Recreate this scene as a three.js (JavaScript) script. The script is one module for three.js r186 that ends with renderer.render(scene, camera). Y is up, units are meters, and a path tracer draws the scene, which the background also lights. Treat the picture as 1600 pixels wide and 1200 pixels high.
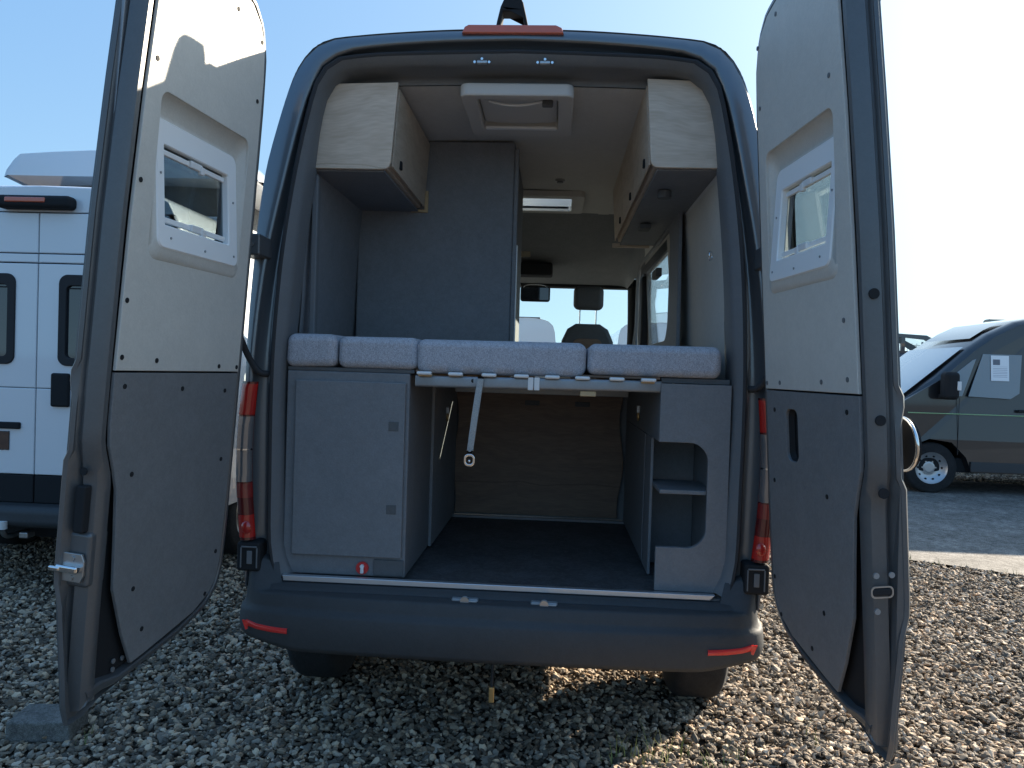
import * as THREE from 'three';
import { RoundedBoxGeometry } from 'three/addons/geometries/RoundedBoxGeometry.js';
import { mergeGeometries, mergeVertices, toCreasedNormals } from 'three/addons/utils/BufferGeometryUtils.js';
import { ImprovedNoise } from 'three/addons/math/ImprovedNoise.js';

// ---------------------------------------------------------------- camera, sky, sun, exposure
const scene = new THREE.Scene();
const D2R = Math.PI / 180;
const camera = new THREE.PerspectiveCamera(53.05, 4 / 3, 0.05, 2000);
camera.rotation.order = 'YXZ';
camera.position.set(0.19, 1.51, 2.85);
camera.rotation.set(-0.95 * D2R, 3.2 * D2R, 1.8 * D2R);

const sunDir = new THREE.Vector3(0.887, 0.498, -0.78).normalize();
function makeSky() {
  const W = 1024, H = 512, data = new Float32Array(W * H * 4), d = new THREE.Vector3();
  const sm = (a, b, t) => a + (b - a) * t;
  for (let j = 0; j < H; j++) for (let i = 0; i < W; i++) {
    const el = ((j + 0.5) / H - 0.5) * Math.PI, ph = ((i + 0.5) / W - 0.5) * 2 * Math.PI;
    d.set(Math.cos(ph) * Math.cos(el), Math.sin(el), Math.sin(ph) * Math.cos(el));
    const g = Math.acos(THREE.MathUtils.clamp(d.dot(sunDir), -1, 1));
    const e = Math.max(0, d.y), t = Math.pow(1 - Math.pow(1 - e, 3.2), 0.85);
    let r = sm(0.205, 0.045, t), gg = sm(0.325, 0.135, t), b = sm(0.42, 0.31, t);
    const wide = 0.36 * Math.exp(-g / 0.62), mid = 0.7 * Math.exp(-g / 0.24), core = 1.5 * Math.exp(-g / 0.09);
    r += wide * 0.98 + mid * 1.0 + core; gg += wide * 0.98 + mid * 0.97 + core * 0.95; b += wide * 0.8 + mid * 0.86 + core * 0.85;
    if (d.y < 0) { const k = Math.exp(d.y * 6); r = sm(0.10, r, k); gg = sm(0.10, gg, k); b = sm(0.10, b, k); }
    const o = (j * W + i) * 4; const q = 0.83; data[o] = r * q; data[o + 1] = gg * q * 1.03; data[o + 2] = b * q; data[o + 3] = 1;
  }
  const t = new THREE.DataTexture(data, W, H, THREE.RGBAFormat, THREE.FloatType);
  t.mapping = THREE.EquirectangularReflectionMapping; t.magFilter = t.minFilter = THREE.LinearFilter; t.wrapS = THREE.RepeatWrapping; t.needsUpdate = true;
  return t;
}
const sky = makeSky();
scene.background = sky; scene.environment = sky;
scene.backgroundIntensity = 1; scene.environmentIntensity = 1;
const sun = new THREE.DirectionalLight(new THREE.Color().setRGB(1.0, 0.87, 0.69), 5.0);
sun.position.copy(sunDir).multiplyScalar(40); sun.target.position.set(0, 0, 0);
sun.castShadow = true; sun.shadow.mapSize.set(4096, 4096);
Object.assign(sun.shadow.camera, { left: -16, right: 16, top: 16, bottom: -16, near: 1, far: 120 });
scene.add(sun, sun.target);
const renderer = new THREE.WebGLRenderer({ antialias: true });
renderer.setSize(1024, 768); renderer.shadowMap.enabled = true;
renderer.toneMapping = THREE.LinearToneMapping; renderer.toneMappingExposure = 3.05;

// ---------------------------------------------------------------- helpers
let seed = 12345;
const rnd = () => { seed = (seed * 1664525 + 1013904223) >>> 0; return seed / 4294967296; };
const rr = (a, b) => a + (b - a) * rnd();
const noise = new ImprovedNoise();
const V = (x, y, z) => new THREE.Vector3(x, y, z);
const C = (r, g, b) => new THREE.Color().setRGB(r, g, b);

function tex(w, h, fn, srgb = true) {
  const data = new Uint8Array(w * h * 4);
  for (let j = 0; j < h; j++) for (let i = 0; i < w; i++) {
    const c = fn(i / w, j / h, i, j), o = (j * w + i) * 4;
    data[o] = Math.max(0, Math.min(255, c[0] * 255)); data[o + 1] = Math.max(0, Math.min(255, c[1] * 255)); data[o + 2] = Math.max(0, Math.min(255, c[2] * 255)); data[o + 3] = 255;
  }
  const t = new THREE.DataTexture(data, w, h); t.wrapS = t.wrapT = THREE.RepeatWrapping;
  t.magFilter = THREE.LinearFilter; t.minFilter = THREE.LinearMipmapLinearFilter; t.generateMipmaps = true;
  if (srgb) t.colorSpace = THREE.SRGBColorSpace; t.needsUpdate = true; return t;
}
// tileable value noise
function vnoise(P, sd) {
  const g = new Float32Array(P * P); let s = sd * 7919 + 17; for (let i = 0; i < P * P; i++) { s = (s * 1664525 + 1013904223) >>> 0; g[i] = s / 4294967296; }
  return (x, y) => { x *= P; y *= P; const xi = Math.floor(x), yi = Math.floor(y), fx = x - xi, fy = y - yi, a = fx * fx * (3 - 2 * fx), b = fy * fy * (3 - 2 * fy);
    const at = (i, j) => g[(((j % P) + P) % P) * P + (((i % P) + P) % P)];
    return (at(xi, yi) * (1 - a) + at(xi + 1, yi) * a) * (1 - b) + (at(xi, yi + 1) * (1 - a) + at(xi + 1, yi + 1) * a) * b; };
}
const nA = vnoise(8, 1), nB = vnoise(32, 2), nC = vnoise(128, 3), nD = vnoise(256, 4);
const greyVar = (amp) => tex(256, 256, (u, v) => { const k = 0.86 + amp * ((nA(u, v) - .5) * .5 + (nB(u, v) - .5) * .5 + (nC(u, v) - .5) * .8); return [k, k, k]; });
const varSoft = greyVar(0.035), varFelt = greyVar(0.07), varRough = greyVar(0.4);
const feltBump = tex(256, 256, (u, v) => { const k = nC(u, v) * .5 + nD(u, v) * .5; return [k, k, k]; }, false);
const peelBump = tex(256, 256, (u, v) => { const k = nC(u, v) * .7 + nB(u, v) * .3; return [k, k, k]; }, false);
const weave = tex(256, 256, (u, v, i, j) => { const h = (nC(u, v) - .5) * .35 + (nD(u, v) - .5) * .5 + (nB(u, v) - .5) * .12; const w = ((i >> 1) + (j >> 1)) % 2 ? .05 : -.05; const k = .82 + h * .6 + w; return [k, k, k]; });
function woodTex(c0, c1, sd) {
  const q = vnoise(4, sd), q2 = vnoise(16, sd + 1), q3 = vnoise(64, sd + 2), q4 = vnoise(256, sd + 3);
  return tex(512, 512, (u, v) => { // grain runs along u
    const warp = q(u, v) * .25 + q2(u, v) * .06, y = v + warp * .18;
    const band = .5 + .5 * Math.sin(y * 70 + q(u, v) * 9), fine = q4(u * .12 + .01, y * 1.0), str = q3(u * .2, y);
    let k = band * .18 + fine * .45 + str * .3;
    const crack = q2(u * .5, .37) ; if (Math.abs(((v + .02 * (crack - .5)) % .5) - .31) < .003 && q(u, .2) > .4) k += .7;
    k = Math.min(1, k); return [c0[0] + (c1[0] - c0[0]) * k, c0[1] + (c1[1] - c0[1]) * k, c0[2] + (c1[2] - c0[2]) * k]; });
}
const oakTex = woodTex([.83, .77, .70], [.70, .63, .55], 11);
const brownTex = woodTex([.62, .50, .415], [.48, .375, .305], 21);

const M = {};
function mat(name, color, o = {}) { const m = new THREE.MeshPhysicalMaterial({ color, roughness: .6, ...o }); m.name = name; M[name] = m; return m; }
mat('paint', C(.14, .155, .17), { metalness: .6, roughness: .36, clearcoat: .8, clearcoatRoughness: .08 });
mat('doorMetal', C(.165, .17, .175), { metalness: .35, roughness: .42, clearcoat: .35, clearcoatRoughness: .25, map: varSoft });
mat('black', C(.022, .023, .025), { roughness: .7, specularIntensity: .3 });
mat('rubber', C(.025, .025, .027), { roughness: .8 });
mat('bumperPlastic', C(.06, .063, .067), { roughness: .62, map: varFelt, bumpMap: peelBump, bumpScale: .0004 });
mat('trimPlastic', C(.20, .21, .22), { roughness: .6, map: varSoft, bumpMap: peelBump, bumpScale: .0004 });
mat('whitePanel', C(.82, .79, .72), { roughness: .5, map: varSoft, bumpMap: peelBump, bumpScale: .0003 });
mat('windowWhite', C(.84, .84, .83), { roughness: .4 });
mat('greyPanel', C(.25, .255, .26), { roughness: .7, map: varFelt, bumpMap: feltBump, bumpScale: .0006 });
mat('felt', C(.31, .32, .335), { roughness: .95, map: varFelt, bumpMap: feltBump, bumpScale: .001 });
mat('cabinet', C(.25, .26, .275), { roughness: .65, map: varFelt, bumpMap: feltBump, bumpScale: .0004 });
mat('cabinetDark', C(.14, .145, .15), { roughness: .7, map: varFelt });
mat('lining', C(.80, .78, .74), { roughness: .85, map: varSoft, bumpMap: feltBump, bumpScale: .0005 });
mat('beigeWall', C(.74, .70, .63), { roughness: .85, map: varSoft, bumpMap: feltBump, bumpScale: .0005 });
mat('floorVinyl', C(.12, .125, .13), { roughness: .55, map: varRough });
mat('alu', C(.62, .64, .67), { metalness: .85, roughness: .38 });
mat('aluMatt', C(.42, .44, .46), { metalness: .6, roughness: .5, map: varSoft });
mat('chrome', C(.8, .8, .8), { metalness: 1, roughness: .14 });
mat('steel', C(.45, .45, .45), { metalness: .9, roughness: .35 });
mat('brass', C(.75, .5, .22), { metalness: .8, roughness: .3 });
mat('whitePlastic', C(.75, .75, .74), { roughness: .45 });
mat('hatchPlastic', C(.55, .53, .5), { roughness: .5 });
mat('oak', C(1, 1, 1), { map: oakTex, roughness: .5, bumpMap: peelBump, bumpScale: .0002 });
mat('brownWood', C(.74, .78, .82), { map: brownTex, roughness: .6 });
mat('plyEdge', C(.5, .36, .2), { roughness: .7 });
mat('cushion', C(.62, .63, .69), { roughness: 1, map: weave, bumpMap: feltBump, bumpScale: .0015, sheen: .4, sheenRoughness: .7, sheenColor: C(.4, .42, .5) });
mat('strap', C(.55, .56, .55), { roughness: .85, map: weave });
mat('redLens', C(.42, .02, .015), { roughness: .15, clearcoat: 1, clearcoatRoughness: .03 });
mat('reflectorRed', C(.75, .03, .025), { roughness: .25, clearcoat: 1 });
mat('orangeLens', C(.55, .10, .045), { roughness: .2, clearcoat: 1 });
mat('amberLens', C(.20, .02, .018), { roughness: .2, clearcoat: 1 });
mat('clearLens', C(.26, .25, .25), { metalness: .6, roughness: .15, clearcoat: 1 });
mat('darkLens', C(.10, .012, .012), { roughness: .15, clearcoat: 1 });
mat('tintGlass', C(.30, .33, .34), { transmission: 1, thickness: 0, roughness: .02, ior: 1.49 });
mat('paleGlass', C(.9, .95, .95), { transmission: 1, thickness: 0, roughness: .01, ior: 1.5 });
mat('darkGlass', C(.02, .024, .03), { roughness: .04, clearcoat: 1, clearcoatRoughness: .02 });
mat('tyre', C(.022, .022, .023), { roughness: .9, map: varRough });
mat('rim', C(.5, .5, .5), { metalness: .7, roughness: .35 });
mat('redSwitch', C(.6, .03, .03), { roughness: .4 });
mat('vanWhite', C(.74, .76, .78), { roughness: .35, clearcoat: 1, clearcoatRoughness: .03 });
mat('canvasGrey', C(.32, .32, .31), { roughness: .95, map: weave });
mat('blackPaint', C(.014, .014, .016), { roughness: .35, clearcoat: 1, clearcoatRoughness: .03 });
mat('greenStripe', C(.32, .5, .25), { roughness: .5 });
mat('concrete', C(.22, .21, .19), { roughness: .95, map: varRough, bumpMap: feltBump, bumpScale: .004 });
mat('carGrey', C(.05, .053, .06), { roughness: .3, metalness: .4, clearcoat: 1 });
mat('awning', C(.35, .3, .22), { roughness: .6 });

// box-projected uv in metres (texture repeats every `s` metres)
function boxUV(g, s = .5) {
  g = g.index ? g.toNonIndexed() : g; if (!g.attributes.normal) g.computeVertexNormals();
  const p = g.attributes.position, uv = new Float32Array(p.count * 2), a = V(), b = V(), c = V(), n = V();
  for (let i = 0; i < p.count; i += 3) {
    a.fromBufferAttribute(p, i); b.fromBufferAttribute(p, i + 1); c.fromBufferAttribute(p, i + 2);
    n.copy(b).sub(a).cross(c.clone().sub(a)); const x = Math.abs(n.x), y = Math.abs(n.y), z = Math.abs(n.z);
    [a, b, c].forEach((q, k) => { let u, v; if (x >= y && x >= z) { u = q.z; v = q.y; } else if (y >= z) { u = q.z; v = q.x; } else { u = q.x; v = q.y; } uv[(i + k) * 2] = u / s; uv[(i + k) * 2 + 1] = v / s; });
  }
  g.setAttribute('uv', new THREE.BufferAttribute(uv, 2)); return g;
}
function merge(list) {
  return mergeGeometries(list.map(g => { g = g.index ? g.toNonIndexed() : g; if (!g.attributes.normal) g.computeVertexNormals(); const o = new THREE.BufferGeometry(); o.setAttribute('position', g.attributes.position); o.setAttribute('normal', g.attributes.normal); return o; }));
}
const box = (x0, x1, y0, y1, z0, z1, r = .004) => {
  const w = x1 - x0, h = y1 - y0, d = z1 - z0; r = Math.min(r, w * .45, h * .45, d * .45);
  return new RoundedBoxGeometry(w, h, d, 2, r).translate((x0 + x1) / 2, (y0 + y1) / 2, (z0 + z1) / 2); };
function rshape(x0, y0, x1, y1, r, S = THREE.Shape) {
  const s = new S(); s.moveTo(x0 + r, y0); s.lineTo(x1 - r, y0); s.absarc(x1 - r, y0 + r, r, -Math.PI / 2, 0); s.lineTo(x1, y1 - r); s.absarc(x1 - r, y1 - r, r, 0, Math.PI / 2);
  s.lineTo(x0 + r, y1); s.absarc(x0 + r, y1 - r, r, Math.PI / 2, Math.PI); s.lineTo(x0, y0 + r); s.absarc(x0 + r, y0 + r, r, Math.PI, 1.5 * Math.PI); return s; }
function rpts(x0, y0, x1, y1, r, n = 7) { const o = []; [[x1 - r, y0 + r, -.5], [x1 - r, y1 - r, 0], [x0 + r, y1 - r, .5], [x0 + r, y0 + r, 1]].forEach(([cx, cy, a]) => { for (let k = 0; k <= n; k++) { const t = (a + .5 * k / n) * Math.PI; o.push({ x: cx + r * Math.cos(t), y: cy + r * Math.sin(t) }); } }); return o; }
const poly = (pts, S = THREE.Shape) => { const s = new S(); pts.forEach(([x, y], i) => i ? s.lineTo(x, y) : s.moveTo(x, y)); s.closePath(); return s; };
const ext = (shape, depth, bevel = 0, seg = 8) => new THREE.ExtrudeGeometry(shape, { depth, curveSegments: seg, bevelEnabled: bevel > 0, bevelThickness: bevel, bevelSize: bevel, bevelOffset: -bevel, bevelSegments: 2 });
const cyl = (r, h, n = 20, r2 = r) => new THREE.CylinderGeometry(r, r2, h, n);
function loft(rings, closed = false, creased = false) {
  const n = rings[0].length, P = []; rings.forEach(r => r.forEach(p => P.push(p.x, p.y, p.z)));
  const I = [], m = closed ? n : n - 1;
  for (let k = 0; k < rings.length - 1; k++) for (let i = 0; i < m; i++) { const a = k * n + i, b = k * n + (i + 1) % n, c = a + n, d = b + n; I.push(a, b, c, b, d, c); }
  const g = new THREE.BufferGeometry(); g.setAttribute('position', new THREE.Float32BufferAttribute(P, 3)); g.setIndex(I); g.computeVertexNormals();
  return creased ? toCreasedNormals(g, .6) : g; }
function tube(pts, r, n = 8, seg = 40) { return new THREE.TubeGeometry(new THREE.CatmullRomCurve3(pts.map(p => V(...p))), seg, r, n, false); }
const used = {};
function numbered(n) { used[n] = (used[n] || 0) + 1; return used[n] === 1 ? n : n + '_' + String(used[n] - 1).padStart(3, '0'); }
function mesh(name, g, m, parent) { if (m.map || m.bumpMap) g = boxUV(g, m.userData.uv || .5); const o = new THREE.Mesh(g, m); o.name = name; o.castShadow = o.receiveShadow = true; if (parent) parent.add(o); return o; }
function thing(name, label, category, pos = [0, 0, 0], rot = 0, group) { const o = new THREE.Group(); o.name = numbered(name); o.position.set(...pos); o.rotation.y = rot; o.userData = { label, category }; if (group) o.userData.group = group; scene.add(o); return o; }
function single(name, g, m, label, category, group) { const o = mesh(numbered(name), g, m, scene); o.userData = { label, category }; if (group) o.userData.group = group; return o; }
function structure(name, g, m, kind = 'structure') { const o = mesh(numbered(name), g, m, scene); o.userData = { kind }; return o; }
M.oak.userData.uv = 1.0; M.brownWood.userData.uv = 1.1; M.cushion.userData.uv = .22; M.strap.userData.uv = .1; M.lining.userData.uv = .7; M.concrete.userData.uv = .35; M.floorVinyl.userData.uv = .6;

// ---------------------------------------------------------------- ground
const bank = (x, z) => THREE.MathUtils.smoothstep(-z + x * .15, 13, 17.5) * THREE.MathUtils.smoothstep(x, 4.5, 7.5) * 1.25;
{
  const groundTex = tex(1024, 1024, (u, v) => { const k = .45 + .5 * (nD(u * .5, v * .5) - .5) + .3 * (nC(u, v) - .5) + .15 * (nA(u, v) - .5); return [k * 1.0, k * .90, k * .78]; });
  const gm = mat('groundGravel', C(.42, .40, .37), { map: groundTex, roughness: .95, bumpMap: feltBump, bumpScale: .012 }); gm.userData.uv = 1.6;
  const P = [], I = [], N = 90, span = t => Math.sign(t) * (Math.abs(t) * 18 + Math.pow(Math.abs(t), 4) * 580);
  for (let j = 0; j <= N; j++) for (let i = 0; i <= N; i++) { const x = span(i / N * 2 - 1), z = span(j / N * 2 - 1) - 6; P.push(x, bank(x, z) + .012 * noise.noise(x * .6, z * .6, 3) - .012, z); }
  for (let j = 0; j < N; j++) for (let i = 0; i < N; i++) { const a = j * (N + 1) + i, c = a + N + 1; I.push(a, c, a + 1, a + 1, c, c + 1); }
  const g = new THREE.BufferGeometry(); g.setAttribute('position', new THREE.Float32BufferAttribute(P, 3)); g.setIndex(I); g.computeVertexNormals();
  structure('gravel_ground', g, gm);
  const asphTex = tex(512, 512, (u, v) => { const k = .72 + .5 * (nD(u, v) - .5) + .22 * (nB(u, v) - .5) + .2 * (nA(u, v) - .5); return [k, k * .98, k * .95]; });
  const am = mat('asphalt', C(.33, .32, .305), { map: asphTex, roughness: .9, bumpMap: feltBump, bumpScale: .004 }); am.userData.uv = 1.2;
  const near = [], far = [];
  for (let k = 0; k <= 80; k++) { const x = -14 + k * .4; near.push(V(x, .012, -5.55 + x * .52 + .05 * noise.noise(x * 2.3, 1, 2) + .03 * noise.noise(x * 7, 4, 2))); far.push(V(x, .012, -11.6 + x * .3 + .08 * noise.noise(x * 2, 7, 2))); }
  const ag = loft([near, far]); structure('asphalt_lane', ag, am);
}
const onAsphalt = (x, z) => z < -5.55 + x * .52 - .02 && z > -11.6 + x * .3;
{ // loose gravel, uncountable
  const stone = (sd, a, b, c) => { const g = mergeVertices(new THREE.IcosahedronGeometry(1, 1).deleteAttribute('normal').deleteAttribute('uv')); const p = g.attributes.position;
    for (let i = 0; i < p.count; i++) { const q = V().fromBufferAttribute(p, i), k = 1 + .48 * noise.noise(q.x * 1.3 + sd, q.y * 1.3, q.z * 1.3 + sd * 2) + .22 * noise.noise(q.x * 3 + sd, q.y * 3, q.z * 3); p.setXYZ(i, q.x * a * k, q.y * b * k, q.z * c * k); }
    g.computeVertexNormals(); return toCreasedNormals(g, .28); };
  const kinds = [[1, 1, .45, .75], [2, 1.25, .4, .7], [3, .9, .6, .8], [4, 1.4, .36, .8], [5, .8, .55, .65], [6, 1.15, .5, .55]];
  const sm = new THREE.MeshStandardMaterial({ color: 0xffffff, roughness: .85 }); sm.name = 'stone';
  const pos = [];
  for (let k = 0; k < 370000; k++) {
    const z = 1.7 - Math.pow(rnd(), 1.25) * 13.5, half = 2.2 + Math.max(0, (2.85 - z)) * .95, x = .0 + rr(-1, 1) * half;
    if (x < -7 || x > 10 || onAsphalt(x, z)) continue; pos.push([x, z]);
  }
  const m4 = new THREE.Matrix4(), qq = new THREE.Quaternion(), eu = new THREE.Euler(), col = new THREE.Color();
  kinds.forEach((kd, ki) => {
    const list = pos.filter((_, i) => i % kinds.length === ki), im = new THREE.InstancedMesh(stone(...kd), sm, list.length);
    im.name = numbered('gravel_stones'); im.userData = { kind: 'stuff', label: 'loose grey and tan gravel stones covering the parking ground', category: 'gravel' }; im.castShadow = im.receiveShadow = true;
    list.forEach(([x, z], i) => { const s = (.0078 + .013 * Math.pow(rnd(), 2.0)) * (z < -5 ? 1.3 : 1); eu.set(rr(-.65, .65), rr(0, 6.28), rr(-.65, .65)); qq.setFromEuler(eu);
      m4.compose(V(x, bank(x, z) + s * .25 + rr(-.003, .008), z), qq, V(s, s, s)); im.setMatrixAt(i, m4);
      const t = rnd(), l = .075 + .46 * Math.pow(rnd(), 1.9); t < .5 ? col.setRGB(l * 1.22, l * .93, l * .64) : t < .85 ? col.setRGB(l * 1.14, l * .94, l * .72) : col.setRGB(l * 1.28, l * .90, l * .58); im.setColorAt(i, col); });
    scene.add(im);
  });
}

// ---------------------------------------------------------------- the camper van
const VO = V(0, 0, -2.95);
const van = thing('camper_van', 'dark grey camper van with both rear doors open showing its bed and garage', 'camper van', [0, 0, -2.95]);
const vp = (name, g, m, parent = van) => mesh(name, g.translate(-VO.x, -VO.y, -VO.z), m, parent);
const lean = y => -.10 * Math.pow(Math.max(0, (y - 1.5) / 1.3), 1.4);
function profile(half, N, zf) { // half profile from bottom to roof centre -> full ring right to left
  const c = new THREE.CatmullRomCurve3(half.map(([x, y]) => V(x, y, 0)), false, 'centripetal'), r = c.getSpacedPoints(N), out = [];
  r.forEach(p => out.push(V(p.x, p.y, zf(p.y)))); for (let i = r.length - 2; i >= 0; i--) out.push(V(-r[i].x, r[i].y, zf(r[i].y)));
  return out; }
const PO = [[.99, .74], [1.0, .95], [1.003, 1.45], [.992, 1.85], [.965, 2.24], [.928, 2.43], [.895, 2.56], [.853, 2.67], [.797, 2.745], [.735, 2.78], [.62, 2.797], [.3, 2.82], [0, 2.828]];
const PP = [[.965, .66], [.965, .95], [.967, 1.45], [.935, 1.9], [.878, 2.24], [.83, 2.48], [.80, 2.59], [.75, 2.69], [.66, 2.737], [.55, 2.755], [.3, 2.775], [0, 2.785]];
const PG = [[.93, .68], [.935, .95], [.937, 1.45], [.908, 1.9], [.860, 2.24], [.818, 2.47], [.788, 2.60], [.738, 2.692], [.65, 2.728], [.5, 2.738], [.3, 2.755], [0, 2.765]];
const PL = [[.852, .70], [.878, .80], [.887, 1.1], [.889, 1.46], [.88, 1.76], [.864, 2.0], [.832, 2.28], [.797, 2.49], [.765, 2.62], [.71, 2.692], [.6, 2.715], [.3, 2.73], [0, 2.738]];
const PT = [[.80, .70], [.838, .79], [.846, 1.0], [.856, 1.46], [.84, 1.7], [.826, 1.95], [.798, 2.28], [.772, 2.5], [.742, 2.60], [.682, 2.662], [.5, 2.685], [.3, 2.69], [0, 2.695]];
const PI_ = [[.83, .70], [.845, .95], [.855, 1.46], [.84, 1.75], [.832, 1.98], [.81, 2.28], [.785, 2.5], [.75, 2.59], [.68, 2.645], [.5, 2.655], [.3, 2.66], [0, 2.665]];
const NR = 40;
function shellGrid(half, zs, skip, N = 60) { // strip along z, quads can be left out for windows
  const ring = profile(half, N, () => 0), P = [], I = [], n = ring.length;
  zs.forEach(z => ring.forEach(p => P.push(p.x, p.y, z)));
  for (let k = 0; k < zs.length - 1; k++) for (let i = 0; i < n - 1; i++) { const mx = (ring[i].x + ring[i + 1].x) / 2, my = (ring[i].y + ring[i + 1].y) / 2, mz = (zs[k] + zs[k + 1]) / 2; if (skip(mx, my, mz)) continue;
    const a = k * n + i, b = a + 1, c = a + n, d = c + 1; I.push(a, b, c, b, d, c); }
  const g = new THREE.BufferGeometry(); g.setAttribute('position', new THREE.Float32BufferAttribute(P, 3)); g.setIndex(I); g.computeVertexNormals(); return g; }
const zlist = (a, b, st) => { const o = []; for (let z = a; z > b + 1e-6; z -= st) o.push(z); o.push(b); return o; };
const WIN = { z0: -2.96, z1: -1.65, y0: 1.72, y1: 2.30 }, SKY = { x0: -.26, x1: .29, z0: -2.5, z1: -2.08 };
const inWinO = (x, y, z) => x > .5 && z > -3.76 && z < -1.99 && y > 1.69 && y < 2.375;
const inWin = (x, y, z) => x > .5 && z > WIN.z0 && z < WIN.z1 && y > WIN.y0 && y < WIN.y1;
const inSky = (x, y, z) => y > 2.5 && x > SKY.x0 && x < SKY.x1 && z > SKY.z0 && z < SKY.z1;
{
  const POs = [[.985, .45], [1.0, .7], ...PO.slice(1)];
  const arch = (x, y, z) => Math.abs(x) > .9 && y < .84 && Math.hypot(z + .87, (y - .36)) < .44;
  const shell = shellGrid(POs, zlist(-.40, -3.80, .05).concat([]), (x, y, z) => inWinO(x, y, z) || inSky(x, y, z) || arch(x, y, z), 70);
  const rearShell = shellGrid(PO, [-.125, -.40].map(z => z), () => false, 60);
  const rA = profile(PO, NR, y => -.125 + 0 * y), rB = profile(PO.map(([x, y]) => [x * .995, y * .999]), NR, y => -.045 + lean(y)), rC = profile(PO.map(([x, y]) => [x * .985, y - .008]), NR, y => -.02 + lean(y)), rD = profile(PP, NR, y => -.012 + lean(y)), rE = profile(PP.map(([x, y]) => [x - .008 * Math.sign(x), y - .006]), NR, y => -.03 + lean(y));
  vp('body_shell', merge([shell, rearShell, loft([rA.map(p => V(p.x, p.y, Math.min(-.06, -.125)))
    , rB, rC, rD, rE])]), M.paint);
  const g1 = profile(PG, NR, y => -.075 + lean(y)), g2 = profile(PL.map(([x, y]) => [x + .012, y + .012]), NR, y => -.06 + lean(y)), g3 = profile(PL.map(([x, y]) => [x + .006, y + .006]), NR, y => -.022 + lean(y)), g4 = profile(PL, NR, y => -.018 + lean(y));
  vp('door_gutter', loft([rE, g1, g2]), M.paint);
  vp('door_seal', loft([g2, g3, g4, profile(PL.map(([x, y]) => [x - .008, y - .008]), NR, y => -.025 + lean(y))]), M.rubber);
  const t1 = profile(PL.map(([x, y]) => [x - .008, y - .008]), NR, y => -.025 + lean(y)), t2 = profile(PT.map(([x, y]) => [x + .012, y + .006]), NR, y => -.05 + lean(y)), t3 = profile(PT, NR, y => -.075 + lean(y)), t4 = profile(PT, NR, y => -.17 + lean(y)), t5 = profile(PI_, NR, y => -.18 + lean(y));
  vp('aperture_trim', loft([t1, t2, t3, t4, t5]), M.trimPlastic);
  // inner lining
  vp('ceiling_lining', shellGrid(PI_, zlist(-.275, -2.95, .05), (x, y, z) => y < 2.30 || inSky(x, y, z), 60), M.lining);
  vp('wall_lining', shellGrid(PI_, zlist(-.20, -2.95, .05), (x, y, z) => y >= 2.30 || x < 0 || inWin(x, y, z), 60), M.beigeWall);
  vp('wall_lining', shellGrid(PI_, zlist(-.20, -2.95, .05), (x, y) => y >= 2.30 || x > 0, 60), M.felt);
  // garage floor, sill
  vp('garage_floor', box(-.85, .85, .655, .69, -2.95, -.03, .002), M.floorVinyl);
  vp('sill_strip', ext(poly([[-.822, .684], [.788, .684], [.806, .704], [-.826, .706]]), .022, .003).translate(0, 0, -.045), M.alu);
  vp('sill_face', loft([[-.86, -.5, 0, .5, .86].map(x => V(x, .682, -.03)), [-.86, -.5, 0, .5, .86].map(x => V(x, .675, .0)), [-.86, -.5, 0, .5, .86].map(x => V(x, .65, .02)), [-.86, -.5, 0, .5, .86].map(x => V(x, .62, .03))]), M.bumperPlastic);
  vp('underbody', box(-.9, .9, .43, .65, -5.4, -.1, .02), M.black);
}
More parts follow.
